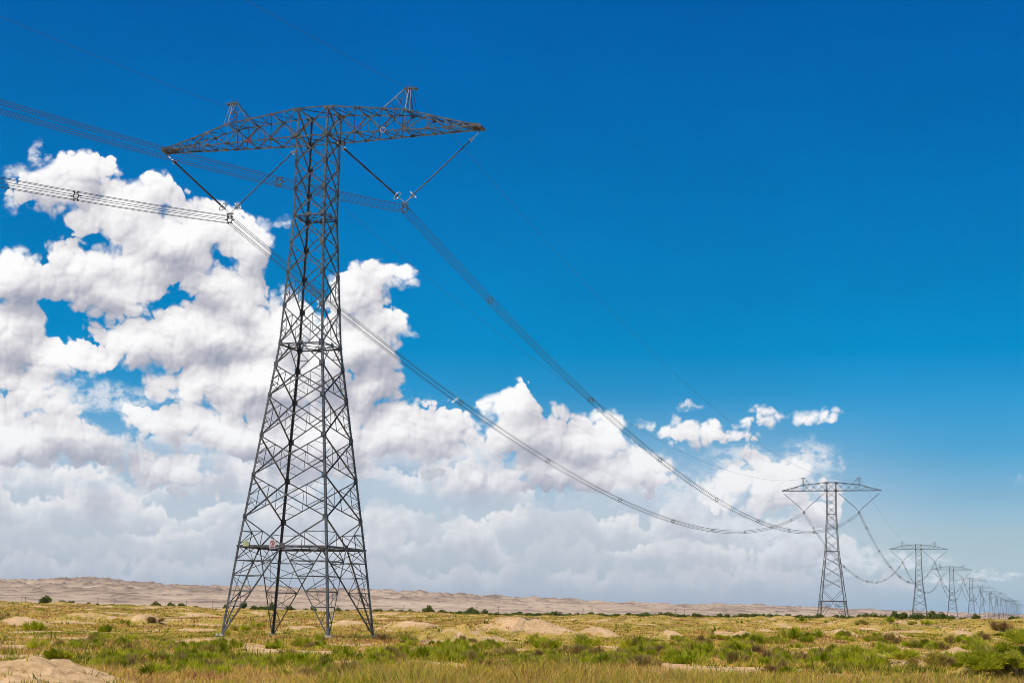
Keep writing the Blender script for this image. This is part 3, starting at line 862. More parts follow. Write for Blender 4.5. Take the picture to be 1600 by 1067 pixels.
# the rest of the row: a few pixels wide, one simplified mesh each
m = MB()
for s in CORN:
    for a, b in zip([3, 13.3, 33.5, 49.0], [13.3, 33.5, 49.0, HB]): m.bar(corner(s, a), corner(s, b), 0.34)
for fi in range(4):
    zs = [13.3, 18.1, 22.7, 27.3, 33.5, 38, 42, 45.5, 49, 53.5, HB]
    for a, b in zip(zs[:-1], zs[1:]):
        m.bar(corner(CORN[fi], a), corner(CORN[(fi + 1) % 4], b), 0.2); m.bar(corner(CORN[(fi + 1) % 4], a), corner(CORN[fi], b), 0.2)
    m.bar(corner(CORN[fi], 3), (corner(CORN[fi], 13.3) + corner(CORN[(fi + 1) % 4], 13.3)) / 2, 0.22)
for s in (-1, 1):
    for sy in (-1, 1):
        m.bar((0, sy * EY, HB), (s * ARM, sy * .75, HB), 0.26)
        for (a, za), (b, zb_) in zip([(0, HT)] + TOPC[:-1], TOPC): m.bar((s * a, sy * 1.6, za), (s * b, sy * 1.6 * (1 - (b / ARM) ** 3 * .5), zb_), 0.26)
        for k_, (a, b) in enumerate(zip([2, 5.5, 8.75, 11.5, 14.3], [5.5, 8.75, 11.5, 14.3, 17])): m.bar((s * a, sy * 1.5, HB if k_ % 2 else HT - a * .09), (s * b, sy * 1.4, HT - b * .1 if k_ % 2 else HB), 0.18)
        m.bar((s * 20.3, 0, HB), (s * 11.31, 0, 49.6), 0.16); m.bar((s * 2, 0, HB), (s * 11.31, 0, 49.6), 0.16)
    m.bar((s * 11.5, 0, HT - 1), (s * 11.5, 0, HP + .1), 0.3); m.bar((s * 8.75, 0, HT - .6), (s * 11.3, 0, HP + .1), 0.25)
simple = m.build('transmission_pylon', STEEL)
ts_far = [3420, 3910, 4400, 4760, 5210, 5680, 6150, 6650, 7150, 7650, 8200, 8750]
dz_far = [None] * len(ts_far)
for i, t in enumerate(ts_far):
    p = pylon_place(t)
    o = simple if i == 0 else simple.copy()
    if i: col.objects.link(o)
    z = float(base_h(p[0], p[1])) - 3.2
    o.location = (p[0], p[1], z); o.rotation_euler = (0, 0, ROT)
    tag(o, f'tiny hazy pylon far away, {ORD[i + 6]} in the row counting away from the big near one', 'pylon', 'pylons of the power line')
    PYL.append((p[0], p[1], z))

# ------------------------------------------------------------------ insulator strings
YX, HYK = 11.314, 49.332


def to_world(i, x, y, z):
    p = PYL[i]
    q = UX * x + WY * y
    return np.array([p[0] + q[0], p[1] + q[1], p[2] + z])


def hexpts(r): return [(r * math.cos(R(60 * k_ + 30 * 0)), r * math.sin(R(60 * k_))) for k_ in range(6)]


HEX = hexpts(0.5)


def make_vstring(side, detail):
    root = empty('insulator_string', (0, 0, 0))
    yoke_top = np.array([side * YX, 0, HYK + 0.75])
    for (top, nm) in ((np.array([side * (ARM - 0.25), 0, HB - 0.55]), 'outer'), (np.array([side * (EX + 0.25), 0, HB - 0.35]), 'inner')):
        d = yoke_top - top; L = np.linalg.norm(d); d /= L
        a, b = top + d * (1.1 if nm == 'outer' else 1.3), yoke_top - d * 1.0
        m = MB()
        if detail:
            n_ = 52; big_ = 0.155 if (side < 0) == (nm == 'outer') else 0.10
            pts, rad = [], []
            for k_ in range(2 * n_ + 1):
                pts.append(a + (b - a) * k_ / (2 * n_)); rad.append(big_ if k_ % 2 else 0.05)
            m.tube(pts, rad, 8)
        else:
            m.tube([a, b], 0.11, 5)
        rod = m.build('insulator', RUBBER, root, False)
        for e0, e1 in ((top, a), (yoke_top, b)):
            f = MB(); f.tube([e0, e1], 0.045, 5)
            if detail:
                f.tube([e1 - d * .18, e1 + d * .18], 0.09, 6)
                f.bar(e1 + np.array([0, -.25, 0]), e1 + np.array([0, .25, 0]), 0.12)
            f.build('end_fitting', BRIGHT, rod)
        if detail:
            g = MB(); g.torus(b - d * 0.35, d, 0.52, 0.055, 28, 8); g.bar(b - d * .35 + np.array([0, -.5, 0]), b - d * .35 + np.array([0, .5, 0]), 0.05); g.build('corona_ring', BRIGHT, rod, True)
            g = MB(); g.torus(a + d * 0.25, d, 0.26, 0.045, 20, 8); g.build('corona_ring', BRIGHT, rod, True)
    y = MB()
    c = np.array([side * YX, 0, HYK])
    y.poly(c + np.array([0, 0, 0.5]), (1, 0, 0), (0, 0, 1), (0, 1, 0), [(-.5, .32), (.5, .32), (.38, .1), (-.38, .1)], 0.06)
    for k_ in range(6):
        p0, p1 = c + np.array([HEX[k_][0] * .72, 0, HEX[k_][1] * .72]), c + np.array([HEX[(k_ + 1) % 6][0] * .72, 0, HEX[(k_ + 1) % 6][1] * .72])
        y.bar(p0, p1, 0.10 if detail else 0.2); y.bar(p0 * 1.0, c + np.array([HEX[k_][0] * 1.0, 0, HEX[k_][1] * 1.0]), 0.12 if detail else 0.22)
        y.bar(c + np.array([HEX[k_][0], -.22, HEX[k_][1]]), c + np.array([HEX[k_][0], .22, HEX[k_][1]]), 0.09)
    y.bar(c + np.array([-.36, 0, .45]), c + np.array([-.3, 0, .2]), 0.09); y.bar(c + np.array([.36, 0, .45]), c + np.array([.3, 0, .2]), 0.09)
    y.build('yoke', PLATE, root)
    return root


SIDE = {-1: 'left', 1: 'right'}
for side in (-1, 1):
    v = make_vstring(side, True)
    v.location = near.location; v.rotation_euler = near.rotation_euler
    tag(v, f'dark V-shaped insulator strings hanging under the {SIDE[side]} arm of the big near pylon', 'insulator', 'V-shaped insulator strings')
    v2 = make_vstring(side, False)
    for i in range(1, 7):
        o = v2 if i == 1 else copy_tree(v2)
        o.location = PYL[i]; o.rotation_euler = (0, 0, ROT)
        tag(o, f'V-shaped insulator strings under the {SIDE[side]} arm of the {ORD[i - 1]} pylon from the front', 'insulator', 'V-shaped insulator strings')


# ------------------------------------------------------------------ conductors
def span_points(a, b, sag, n):
    t = np.linspace(0, 1, n)[:, None]
    p = a + (b - a) * t
    p[:, 2:3] -= 4 * sag * t * (1 - t)
    return p


UX3 = np.array([UX[0], UX[1], 0]); WY3 = np.array([WY[0], WY[1], 0])


def bundle(a, b, sag, rad, label, spots, n=49, sides=4, frame=0.06):
    root = empty('conductor_bundle', tuple(a))
    tag(root, label, 'power cable', 'six-wire conductor bundles')
    pts = span_points(a, b, sag, n) - a
    for k_ in range(6):
        off = UX3 * HEX[k_][0] + np.array([0, 0, HEX[k_][1]])
        m = MB(); m.tube(pts + off, rad, sides); m.build('wire', WIRE, root, True)
    L = np.linalg.norm((b - a)[:2])
    for s in spots:
        t = s / L
        c = (b - a) * t; c = c + np.array([0, 0, -4 * sag * t * (1 - t)])
        tilt = np.array([0, 0, 1.0])
        m = MB()
        P6 = [c + UX3 * h[0] * 0.66 + tilt * h[1] * 0.66 for h in HEX]; E6 = [c + UX3 * h[0] * 1.12 + tilt * h[1] * 1.12 for h in HEX]
        for k_ in range(6):
            m.bar(P6[k_], P6[(k_ + 1) % 6], frame, frame * 1.2, WY3); m.bar(P6[k_], E6[k_], frame * 1.1, frame, WY3)
            m.bar(c + UX3 * HEX[k_][0] + tilt * HEX[k_][1] - WY3 * .09, c + UX3 * HEX[k_][0] + tilt * HEX[k_][1] + WY3 * .09, frame * 1.5)
        m.build('spacer', PLATE, root)
    return root


SPACERS = [32, 85, 137.5, 197, 255.5, 312, 370, 427, 478]
for side in (-1, 1):
    a = to_world(0, side * YX, 0, HYK)
    b = to_world(1, side * YX, 0, HYK)
    sp = SPACERS if side > 0 else SPACERS[1:]
    bundle(a, b, 20.0, 0.030, f'sagging six-wire bundle from the {SIDE[side]} arm of the near pylon to the second pylon', sp, 49, 4, 0.085)
    # the span that comes in from behind the camera on the left
    a0 = to_world(0, side * YX, 0, HYK) - np.array([WY[0], WY[1], 0]) * 550 + np.array([0, 0, -2.0])
    bundle(a, a0, 23.5, 0.026, 'six-wire bundle from the left picture edge to the ' + SIDE[side] + ' arm of the near pylon', [33, 77.8, 132, 190] if side < 0 else [33.1, 96, 150], 61, 4, 0.08)
    for i in range(1, 7):
        a, b = to_world(i, side * YX, 0, HYK), to_world(i + 1, side * YX, 0, HYK)
        Ls = math.hypot(b[0] - a[0], b[1] - a[1])
        bundle(a, b, 20 * (Ls / 517) ** 2, 0.03 + 0.006 * i, f'thin conductor bundle on the {SIDE[side]} side between the {ORD[i - 1]} and {ORD[i]} pylon', np.linspace(30, Ls - 30, 9)[:9] if i < 4 else [], 33, 3, 0.1 + 0.03 * i)
for side in (-1, 1):
    a = to_world(0, side * 12.2, 0, HP - 0.35)
    for i in range(0, 4):
        b = to_world(i + 1, side * 12.2, 0, HP - 0.35)
        m = MB(); m.tube(span_points(a, b, 14.0 * (np.linalg.norm(b - a) / 517) ** 2, 41) - a, 0.024 + 0.006 * i, 4)
        o = m.build('earth_wire', WIRE, None, True); o.location = tuple(a)
        tag(o, f'thin earth wire above the {SIDE[side]} bundle between the ' + ('near' if i == 0 else ORD[i - 1]) + f' and {ORD[i]} pylon', 'power cable', 'single earth wires')
        a = b
    a = to_world(0, side * 12.2, 0, HP - 0.35)
    b = a - np.array([WY[0], WY[1], 0]) * 550
    m = MB(); m.tube(span_points(a, b, 17.0, 61) - a, 0.022, 4)
    o = m.build('earth_wire', WIRE, None, True); o.location = tuple(a)
    tag(o, f'thin earth wire rising from the {SIDE[side]} peak of the near pylon to the top edge', 'power cable', 'single earth wires')

# ------------------------------------------------------------------ vegetation
def leaf_material(name, stops, trans=0.35, rough=0.7):
    """leaf surface; 'tone' is the plant's own colour (species, dryness), stored per leaf"""
    m, n, out = newmat(name)
    tone = n.n('ShaderNodeAttribute', attribute_name='tone').outputs['Fac']
    oi = n.n('ShaderNodeObjectInfo').outputs['Random']
    c = n.ramp(n.m('ADD', tone, n.m('MULTIPLY_ADD', oi, 0.16, -0.08)), stops)
    d = n.n('ShaderNodeBsdfDiffuse'); n.put(d.inputs[0], c); d.inputs[1].default_value = rough
    t = n.n('ShaderNodeBsdfTranslucent'); n.put(t.inputs[0], c)
    mx = n.n('ShaderNodeMixShader'); mx.inputs[0].default_value = trans
    n.put(mx.inputs[1], d.outputs[0]); n.put(mx.inputs[2], t.outputs[0]); n.put(out.inputs[0], mx.outputs[0])
    return m


def tri_mesh(name, tris, tone, mat, grade=(0, 0, 0)):
    """tris: (n, 3, 3) array of triangles, tone: n values"""
    n = len(tris)
    me = bpy.data.meshes.new(name)
    me.vertices.add(n * 3); me.vertices.foreach_set('co', tris.reshape(-1).astype(np.float32))
    me.loops.add(n * 3); me.loops.foreach_set('vertex_index', np.arange(n * 3, dtype=np.int32))
    me.polygons.add(n); me.polygons.foreach_set('loop_start', np.arange(0, n * 3, 3, dtype=np.int32))
    me.update(calc_edges=True)
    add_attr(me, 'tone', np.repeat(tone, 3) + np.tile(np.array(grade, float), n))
    me.materials.append(mat)
    return me


GRASS = leaf_material('dry_steppe_grass', [(0.0, (0.08, 0.12, 0.012)), (0.2, (0.22, 0.25, 0.025)), (0.38, (0.48, 0.45, 0.04)), (0.6, (0.90, 0.61, 0.085)), (0.82, (0.86, 0.60, 0.26)), (1.0, (0.42, 0.18, 0.06))], 0.4)
SHRUBM = leaf_material('shrub_leaves', [(0.0, (0.05, 0.075, 0.004)), (0.3, (0.26, 0.32, 0.006)), (0.6, (0.60, 0.60, 0.02)), (0.8, (0.56, 0.45, 0.11)), (1.0, (0.25, 0.125, 0.06))], 0.15)
BELTM = leaf_material('tamarisk_leaves', [(0.0, (0.07, 0.09, 0.02)), (0.4, (0.155, 0.19, 0.035)), (0.7, (0.23, 0.26, 0.05)), (1.0, (0.34, 0.31, 0.08))], 0.35)
TWIG = simple_mat('dry_twig_bark', (0.13, 0.085, 0.055), 0.9, 0, 0.3)


def blades(base, h, lean, w, tone, bend=0.35):
    """upright blades: base (n,3), height, lean direction vectors (n,2), width"""
    n = len(base); a = rng.uniform(0, math.pi, n)
    side = np.stack([np.cos(a), np.sin(a), np.zeros(n)], 1) * (w / 2)[:, None]
    tip = base + np.stack([lean[:, 0], lean[:, 1], h], 1)
    return np.stack([base - side, base + side, tip], 1), tone


# ---- grass: one uncountable cover, denser near the camera, tone follows damp and dry patches
N_T = 230000
dd = np.exp(rng.uniform(math.log(36), math.log(620), N_T)); aa = np.radians(rng.uniform(-21.5, 21.5, N_T))
gx, gy = dd * np.sin(aa), dd * np.cos(aa)
bm = bare_mask(gx, gy)
patch = fbm(gx / 16, gy / 26, 205, 4)
clump = fbm(gx / 0.9, gy / 1.6, 240, 3)
keep = (rng.uniform(0, 1, N_T) > np.clip(bm * 1.15, 0, 0.965)) & ((clump > -0.10) | (dd > 130))
gx, gy, dd, patch = gx[keep], gy[keep], dd[keep], patch[keep]
wet = fbm(gx / 7, gy / 9, 221, 4)
# tall golden stand in front, shrubby green band behind it, short yellow-olive steppe beyond
front = np.clip((71 - dd) / 9, 0, 1) * np.clip((np.degrees(np.arctan2(gx, gy)) + 7.5) / 3.5, 0, 1)
band = np.exp(-((dd - 92) / 24) ** 2)
hgt = 0.24 + 0.26 * front + 0.12 * band + 0.1 * np.clip(patch, -1, 1)
tone_t = 0.62 + 0.55 * patch + 0.0 * front - 0.10 * band - 0.05 - (0.26 + 0.3 * band) * wet + rng.normal(0, 0.19, len(gx)) + 0.25 * fbm(gx / 0.8, gy / 1.4, 311, 2)
tone_t = np.where(rng.uniform(0, 1, len(gx)) < 0.05, 0.97, tone_t)
tuftn = fbm(gx / 2.6, gy / 3.4, 261, 3)
hgt = np.clip(hgt * rng.uniform(0.5, 1.3, len(gx)) * (1 + 0.7 * tuftn), 0.08, 1.1)
tone_t = tone_t + 0.32 * fbm(gx / 3.1, gy / 4.5, 277, 3) + 0.07 * np.clip((dd - 105) / 30, 0, 1)
tone_t = np.where((front > 0.3) & (rng.uniform(0, 1, len(gx)) < 0.36), rng.uniform(0.18, 0.42, len(gx)), tone_t + 0.08 * front)
scrubby = np.clip((fbm(gx / 5, gy / 7, 283, 3) - 0.05) * 4, 0, 1) * np.clip((140 - dd) / 30, 0, 1)
tone_t = np.where(rng.uniform(0, 1, len(gx)) < 0.28 * scrubby, rng.uniform(0.9, 1.0, len(gx)), tone_t)
K = 6
n = len(gx)
# scattered darker, taller weeds across the plain
weed = (rng.uniform(0, 1, n) < 0.03) & (dd > 80) & (front < 0.2)
hgt = np.where(weed, hgt * 1.9 + 0.1, hgt); tone_t = np.where(weed, rng.uniform(0.08, 0.4, n), tone_t)
bx = np.repeat(gx, K); by = np.repeat(gy, K); bd = np.repeat(dd, K)
sp = 0.06 + 0.0011 * bd
bx = bx + rng.normal(0, 1, n * K) * sp; by = by + rng.normal(0, 1, n * K) * sp
bz = np.repeat(height(gx, gy), K) - 0.05
bh = np.repeat(hgt, K) * rng.uniform(0.55, 1.2, n * K)
ln = rng.normal(0, 0.55, (n * K, 2)) * bh[:, None] + np.array([0.06, -0.03]) * bh[:, None]
bw = np.maximum(0.02, bd * 0.00075) * rng.uniform(0.7, 1.5, n * K)
tt = np.clip(np.repeat(tone_t, K) + rng.normal(0, 0.08, n * K), 0, 1)
tr, tt = blades(np.stack([bx, by, bz], 1), bh, ln, bw, tt)
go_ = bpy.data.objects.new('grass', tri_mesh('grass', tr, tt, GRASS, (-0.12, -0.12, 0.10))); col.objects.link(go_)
tag(go_, 'golden and green steppe grass covering the desert plain', 'grass', kind='stuff')


# ---- shrub prototypes
def spiky_shrub(seed, n=900, tone=0.45, dead=0.06, open_=0.75):
    g = np.random.default_rng(seed)
    k_ = g.integers(7, 13); cx = g.normal(0, 0.36, k_); cy = g.normal(0, 0.36, k_); hs = g.uniform(0.45, 1.0, k_)
    c = g.integers(0, k_, n)
    ax_a = np.arctan2(cy, cx) + g.normal(0, 0.4, k_); ax_t = np.clip(np.hypot(cx, cy) * 1.1, 0, 0.95) * open_ + 0.05
    ang = g.uniform(0, 2 * math.pi, n); el_ = np.abs(g.normal(0, 0.5, n))
    L_ = hs[c] * g.uniform(0.3, 1.0, n) ** 0.5 * 0.95
    st = g.uniform(0.0, 0.75, n)
    d = np.stack([np.sin(el_) * np.cos(ang) + np.sin(ax_t[c]) * np.cos(ax_a[c]), np.sin(el_) * np.sin(ang) + np.sin(ax_t[c]) * np.sin(ax_a[c]), np.cos(el_) * np.cos(ax_t[c])], 1)
    d /= np.linalg.norm(d, axis=1)[:, None]
    o = np.stack([cx[c] * 0.75, cy[c] * 0.75, np.zeros(n)], 1)
    b = o + d * (L_ * st)[:, None]; t = o + d * L_[:, None] + g.normal(0, 0.03, (n, 3))
    s = np.cross(d, g.normal(0, 1, (n, 3))); s /= np.linalg.norm(s, axis=1)[:, None]
    w = g.uniform(0.012, 0.028, n)[:, None]
    tr = np.stack([b - s * w, b + s * w, t], 1)
    tn = np.clip(tone + g.normal(0, 0.10, n) + 0.15 * g.normal(0, 1, k_)[c], 0, 0.86)
    tn = np.where(g.uniform(0, 1, n) < dead, g.uniform(0.85, 1, n), tn)
    return tr, tn


def leafy_bush(seed, n=1500, lobes=9, leaf=0.06, flat=0.75, tone=0.45):
    """clumps of leaves round several branch ends: an uneven crown with gaps; unit-size bush standing on z = 0"""
    g = np.random.default_rng(seed)
    a = g.uniform(0, 2 * math.pi, lobes); r = g.uniform(0.0, 0.62, lobes)
    c = np.stack([r * np.cos(a), r * np.sin(a), g.uniform(0.22, 0.95, lobes) * flat * (1 - 0.45 * r)], 1)
    rad = g.uniform(0.16, 0.36, lobes)
    li = g.integers(0, lobes, n)
    d = g.normal(0, 1, (n, 3)); d /= np.linalg.norm(d, axis=1)[:, None]
    p = c[li] + d * (rad[li] * g.uniform(0.35, 1.08, n) ** 0.5)[:, None]
    p[:, 2] = np.abs(p[:, 2])
    u = g.normal(0, 1, (n, 3)); u /= np.linalg.norm(u, axis=1)[:, None]
    v = np.cross(u, g.normal(0, 1, (n, 3))); v /= np.linalg.norm(v, axis=1)[:, None]
    s = leaf * g.uniform(0.6, 1.5, n)[:, None]
    tr = np.stack([p - u * s, p + u * s, p + v * s * 1.6], 1)
    tn = np.clip(tone + g.normal(0, 0.12, n) + 0.14 * g.normal(0, 1, lobes)[li], 0, 1)
    return tr, tn


def bush_stems(seed, h=0.8, n=7):
    g = np.random.default_rng(seed); m = MB()
    for _ in range(n):
        a = g.uniform(0, 2 * math.pi); r = g.uniform(0.15, 0.6)
        e = np.array([r * math.cos(a), r * math.sin(a), h * g.uniform(0.5, 0.9)])
        b0 = np.array([0.06 * math.cos(a), 0.06 * math.sin(a), -0.08])
        mid = b0 + (e - b0) * 0.5 + np.array([0, 0, 0.08])
        m.tube([b0, mid, e], [0.028, 0.02, 0.008], 5)
    return m


GREEN = [tri_mesh('green_shrub', *spiky_shrub(100 + i, 2000, 0.40 + 0.05 * (i % 3), 0.04), SHRUBM) for i in range(6)]
OLIVE = [tri_mesh('olive_shrub', *spiky_shrub(130 + i, 1400, 0.66, 0.12, 0.95), SHRUBM) for i in range(4)]
DRY = [tri_mesh('dry_shrub', *spiky_shrub(160 + i, 1500, 0.90, 0.8, 1.0), SHRUBM) for i in range(4)]
BELT = [tri_mesh('desert_bush', *leafy_bush(200 + i, 1500, 10, 0.062, 0.8, 0.42), BELTM) for i in range(8)]
BELT_STEM = [bush_stems(300 + i).mesh('stem', TWIG) for i in range(8)]


def photo_px(x, y, z):
    v = np.array([x, y, z - EYE]); d = v @ fw
    return CX + FPX * (v @ rt) / d, CY - FPX * (v @ up) / d


WHERE = [(150, 'by the lower left sand mound'), (345, 'left of the big pylon'), (595, 'before the big pylon feet'), (700, 'just right of the big pylon'), (900, 'before the bare sand mound'),
         (1090, 'right of the bare sand mound'), (1270, 'left of the second pylon'), (1420, 'right of the second pylon'), (1700, 'near the big right-hand bush')]
PLACED = []


def put_shrub(kind, px, py, wpx, hpx):
    x, y = ground_at(px, py)
    d = math.hypot(x, y)
    w, h = wpx * d / FPX, hpx * d / FPX
    me = {'green': GREEN, 'olive': OLIVE, 'dry': DRY}[kind]
    o = bpy.data.objects.new({'green': 'green_shrub', 'olive': 'olive_shrub', 'dry': 'dry_shrub'}[kind], me[int(rng.integers(0, len(me)))])
    col.objects.link(o)
    o.location = (x, y, float(height(x, y)) - 0.03)
    o.rotation_euler = (0, 0, float(rng.uniform(0, 6.28))); o.scale = (w * 0.66, w * 0.66, h * 1.2)
    PLACED.append((kind, px, py, wpx, hpx, o))


# single shrubs that stand out in the photograph
for kind, px, py, w, h in [
    ('green', 1065, 1032, 34, 26), ('green', 1083, 1024, 22, 22), ('green', 1130, 1027, 26, 18), ('green', 1160, 1036, 30, 18), ('green', 1240, 999, 28, 24), ('green', 1272, 998, 32, 18),
    ('green', 1303, 1047, 28, 18), ('green', 1275, 1038, 40, 18), ('green', 1315, 1034, 30, 22), ('green', 1355, 1044, 50, 22), ('dry', 1228, 1036, 32, 20), ('dry', 1200, 1038, 30, 26),
    ('green', 1236, 1056, 34, 18), ('dry', 1205, 1052, 34, 18), ('olive', 1318, 1000, 20, 12), ('green', 1450, 1012, 70, 16), ('olive', 1120, 998, 34, 10), ('green', 1152, 999, 18, 10), ('olive', 1222, 997, 14, 14),
    ('dry', 1455, 1040, 70, 22), ('dry', 1480, 1046, 40, 20), ('olive', 1415, 1032, 60, 18), ('dry', 1560, 983, 30, 14), ('dry', 1350, 975, 40, 8), ('olive', 1440, 975, 30, 9), ('green', 1255, 971, 10, 12), ('green', 1390, 972, 16, 10),
    ('green', 990, 1014, 40, 24), ('green', 1022, 1018, 34, 20), ('green', 910, 1010, 40, 22), ('green', 860, 1014, 36, 20), ('green', 832, 1008, 36, 18), ('green', 720, 1018, 44, 24), ('green', 700, 1010, 30, 16),
    ('green', 775, 1014, 36, 18), ('green', 650, 1030, 44, 24), ('dry', 625, 1032, 30, 18), ('green', 600, 1032, 40, 22), ('dry', 880, 1020, 40, 14), ('olive', 590, 1020, 40, 14),
    ('green', 58, 985, 26, 18), ('green', 160, 987, 22, 13), ('dry', 236, 972, 26, 9), ('olive', 195, 975, 18, 10), ('green', 60, 1014, 30, 18), ('dry', 95, 1012, 26, 14), ('dry', 118, 1008, 26, 14),
    ('green', 98, 1028, 46, 18), ('green', 172, 1034, 34, 24), ('green', 213, 1030, 32, 22), ('green', 248, 1034, 24, 24), ('green', 240, 1058, 60, 28), ('green', 288, 1034, 34, 16), ('green', 330, 1034, 34, 20), ('green', 310, 1014, 36, 16),
    ('green', 340, 1008, 24, 14), ('green', 370, 1012, 20, 16), ('green', 150, 1008, 22, 12), ('dry', 190, 1046, 34, 14), ('green', 345, 1058, 46, 24), ('green', 392, 1050, 40, 22), ('olive', 402, 980, 20, 14), ('olive', 375, 985, 26, 14), ('olive', 352, 993, 24, 12),
    ('green', 428, 1042, 44, 26), ('green', 470, 1036, 46, 24), ('green', 505, 1040, 40, 22), ('green', 545, 1030, 46, 24), ('green', 570, 1046, 40, 20), ('dry', 450, 1024, 40, 12), ('olive', 520, 1016, 40, 12)]:
    put_shrub(kind, px, py, w, h)
# scattered scrub between them
cnt = 0
while cnt < 420:
    px = rng.uniform(5, 1598); py = 990 + rng.beta(1.5, 2.2) * 76 + (8 if px < 1000 else 0)
    if py > 1063 or (px < 150 and py > 1015) or (px > 560 and py > 1044): continue
    x, y = ground_at(px, py)
    if bare_mask(np.array([x]), np.array([y]))[0] > 0.55: continue
    if fbm(np.array([px / 60.0]), np.array([py / 22.0]), 404, 3)[0] < -0.16: continue
    kind = rng.choice(['green', 'olive', 'dry'], p=[0.56, 0.19, 0.25])
    s = 0.55 + (py - 990) / 75
    sz = rng.uniform(0.5, 1.05)
    put_shrub(kind, px, py, rng.uniform(20, 40) * s * sz, rng.uniform(13, 24) * s * sz)
    cnt += 1
rows = {}
for rec in PLACED:
    kind, px, py, w, h, o = rec
    wh = next(t for lim, t in WHERE if px < lim)
    depth = 'front' if py > 1038 else ('middle' if py > 1016 else 'back')
    rows.setdefault((kind, wh, depth), []).append(rec)
UNITS = ['first', 'second', 'third', 'fourth', 'fifth', 'sixth', 'seventh', 'eighth', 'ninth', 'tenth', 'eleventh', 'twelfth', 'thirteenth', 'fourteenth', 'fifteenth', 'sixteenth', 'seventeenth', 'eighteenth', 'nineteenth']
OR2 = UNITS + ['twentieth'] + ['twenty-' + u for u in UNITS[:9]] + ['thirtieth'] + ['thirty-' + u for u in UNITS[:9]] + ['fortieth'] + ['forty-' + u for u in UNITS[:9]]
ADJ = {'green': 'bright green shrub', 'olive': 'dull olive shrub', 'dry': 'dry brown shrub'}
for (kind, wh, depth), recs in rows.items():
    recs.sort(key=lambda r_: r_[1])
    for j, r_ in enumerate(recs):
        lead = OR2[j] + ' ' if len(recs) > 1 else 'only '
        tag(r_[5], f'{lead}{ADJ[kind]} from left, {depth} row, {wh}' if len(recs) > 1 else f'lone {ADJ[kind]} in the {depth} row, {wh}', 'shrub', 'low shrubs scattered over the steppe')

# ---- big tamarisk at the right edge
tx_, ty_ = ground_at(1597, 1056)
td = math.hypot(tx_, ty_)
big = empty('tamarisk_bush', (tx_, ty_, float(height(tx_, ty_)) - 0.05)); sc_ = 64 * td / FPX
g_ = np.random.default_rng(901)
nl, n_leaf = 70, 26000
ba = g_.uniform(0, 2 * math.pi, nl); br = g_.uniform(0, 1, nl) ** 0.6 * 1.25
bc = np.stack([br * np.cos(ba), br * np.sin(ba), np.clip((1.05 - 0.62 * br) * g_.uniform(0.25, 1.0, nl), 0.08, 1)], 1)
li = g_.integers(0, nl, n_leaf)
dv = g_.normal(0, 1, (n_leaf, 3)); dv /= np.linalg.norm(dv, axis=1)[:, None]; dv[:, 2] = np.abs(dv[:, 2]) * 0.9
pb = bc[li] + dv * (g_.uniform(0.10, 0.24, nl)[li] * g_.uniform(0.1, 1.1, n_leaf))[:, None]
sd_ = np.cross(dv, g_.normal(0, 1, (n_leaf, 3))); sd_ /= np.linalg.norm(sd_, axis=1)[:, None]
wl_ = g_.uniform(0.006, 0.013, n_leaf)[:, None]
tr = np.stack([pb - sd_ * wl_, pb + sd_ * wl_, pb + dv * g_.uniform(0.05, 0.11, n_leaf)[:, None]], 1)
tn = np.clip(0.55 + g_.normal(0, 0.13, n_leaf) + 0.13 * g_.normal(0, 1, nl)[li], 0, 1)
stemm = bush_stems(902, 0.85, 16)
ob = bpy.data.objects.new('foliage', tri_mesh('foliage', tr * np.array([1.0, 1.0, 1.0]), tn, leaf_material('tamarisk_feathery_leaves', [(0.0, (0.14, 0.17, 0.008)), (0.5, (0.46, 0.46, 0.02)), (0.8, (0.62, 0.56, 0.08)), (1.0, (0.55, 0.40, 0.12))], 0.4)))
col.objects.link(ob); ob.parent = big
stemm.build('stem', TWIG, big)
big.scale = (sc_ * 1.05, sc_ * 0.95, sc_)
tag(big, 'largest green bush, standing on the ground at the lower right edge', 'bush')

# ---- bushes along the far edge of the plain
far_b = []
for px, w, h in [(70, 20, 11), (95, 20, 7), (110, 10, 5), (138, 13, 6), (152, 10, 5), (172, 12, 5), (222, 10, 5), (243, 17, 9), (265, 15, 8), (282, 18, 8), (307, 16, 6), (352, 12, 7), (381, 18, 9), (398, 18, 8), (412, 18, 8), (424, 16, 12),
                 (452, 20, 7), (477, 14, 6), (489, 12, 12), (528, 16, 8), (542, 14, 6), (556, 14, 5), (590, 18, 7), (612, 20, 7), (628, 18, 7), (640, 16, 7), (652, 16, 7), (670, 22, 12), (690, 18, 8), (706, 16, 6), (722, 20, 8), (737, 24, 11), (758, 18, 9),
                 (776, 14, 6), (792, 14, 6), (812, 18, 6), (830, 16, 5), (850, 14, 6), (869, 17, 10), (890, 14, 6), (903, 12, 7), (924, 18, 8), (946, 14, 5), (966, 14, 6), (983, 16, 8), (1000, 14, 7)]:
    far_b.append((px, w, h))
for px in np.arange(600, 1010, 13.5):
    far_b.append((float(px + rng.uniform(-4, 4)), float(rng.uniform(22, 34)), float(rng.uniform(4, 6.5))))
px = 1012.0
while px < 1345:
    far_b.append((px, float(rng.uniform(14, 24)), float(rng.uniform(5, 9)))); px += float(rng.uniform(7, 12))
for px, w, h in [(1352, 22, 10), (1366, 22, 11), (1380, 20, 10), (1398, 22, 12), (1412, 24, 12), (1428, 22, 10), (1442, 20, 9), (1456, 24, 13), (1472, 22, 12), (1486, 16, 8), (1504, 14, 8), (1524, 16, 7), (1582, 16, 9), (1592, 12, 8), (1546, 12, 5)]:
    far_b.append((px, w, h))
proto_b = []
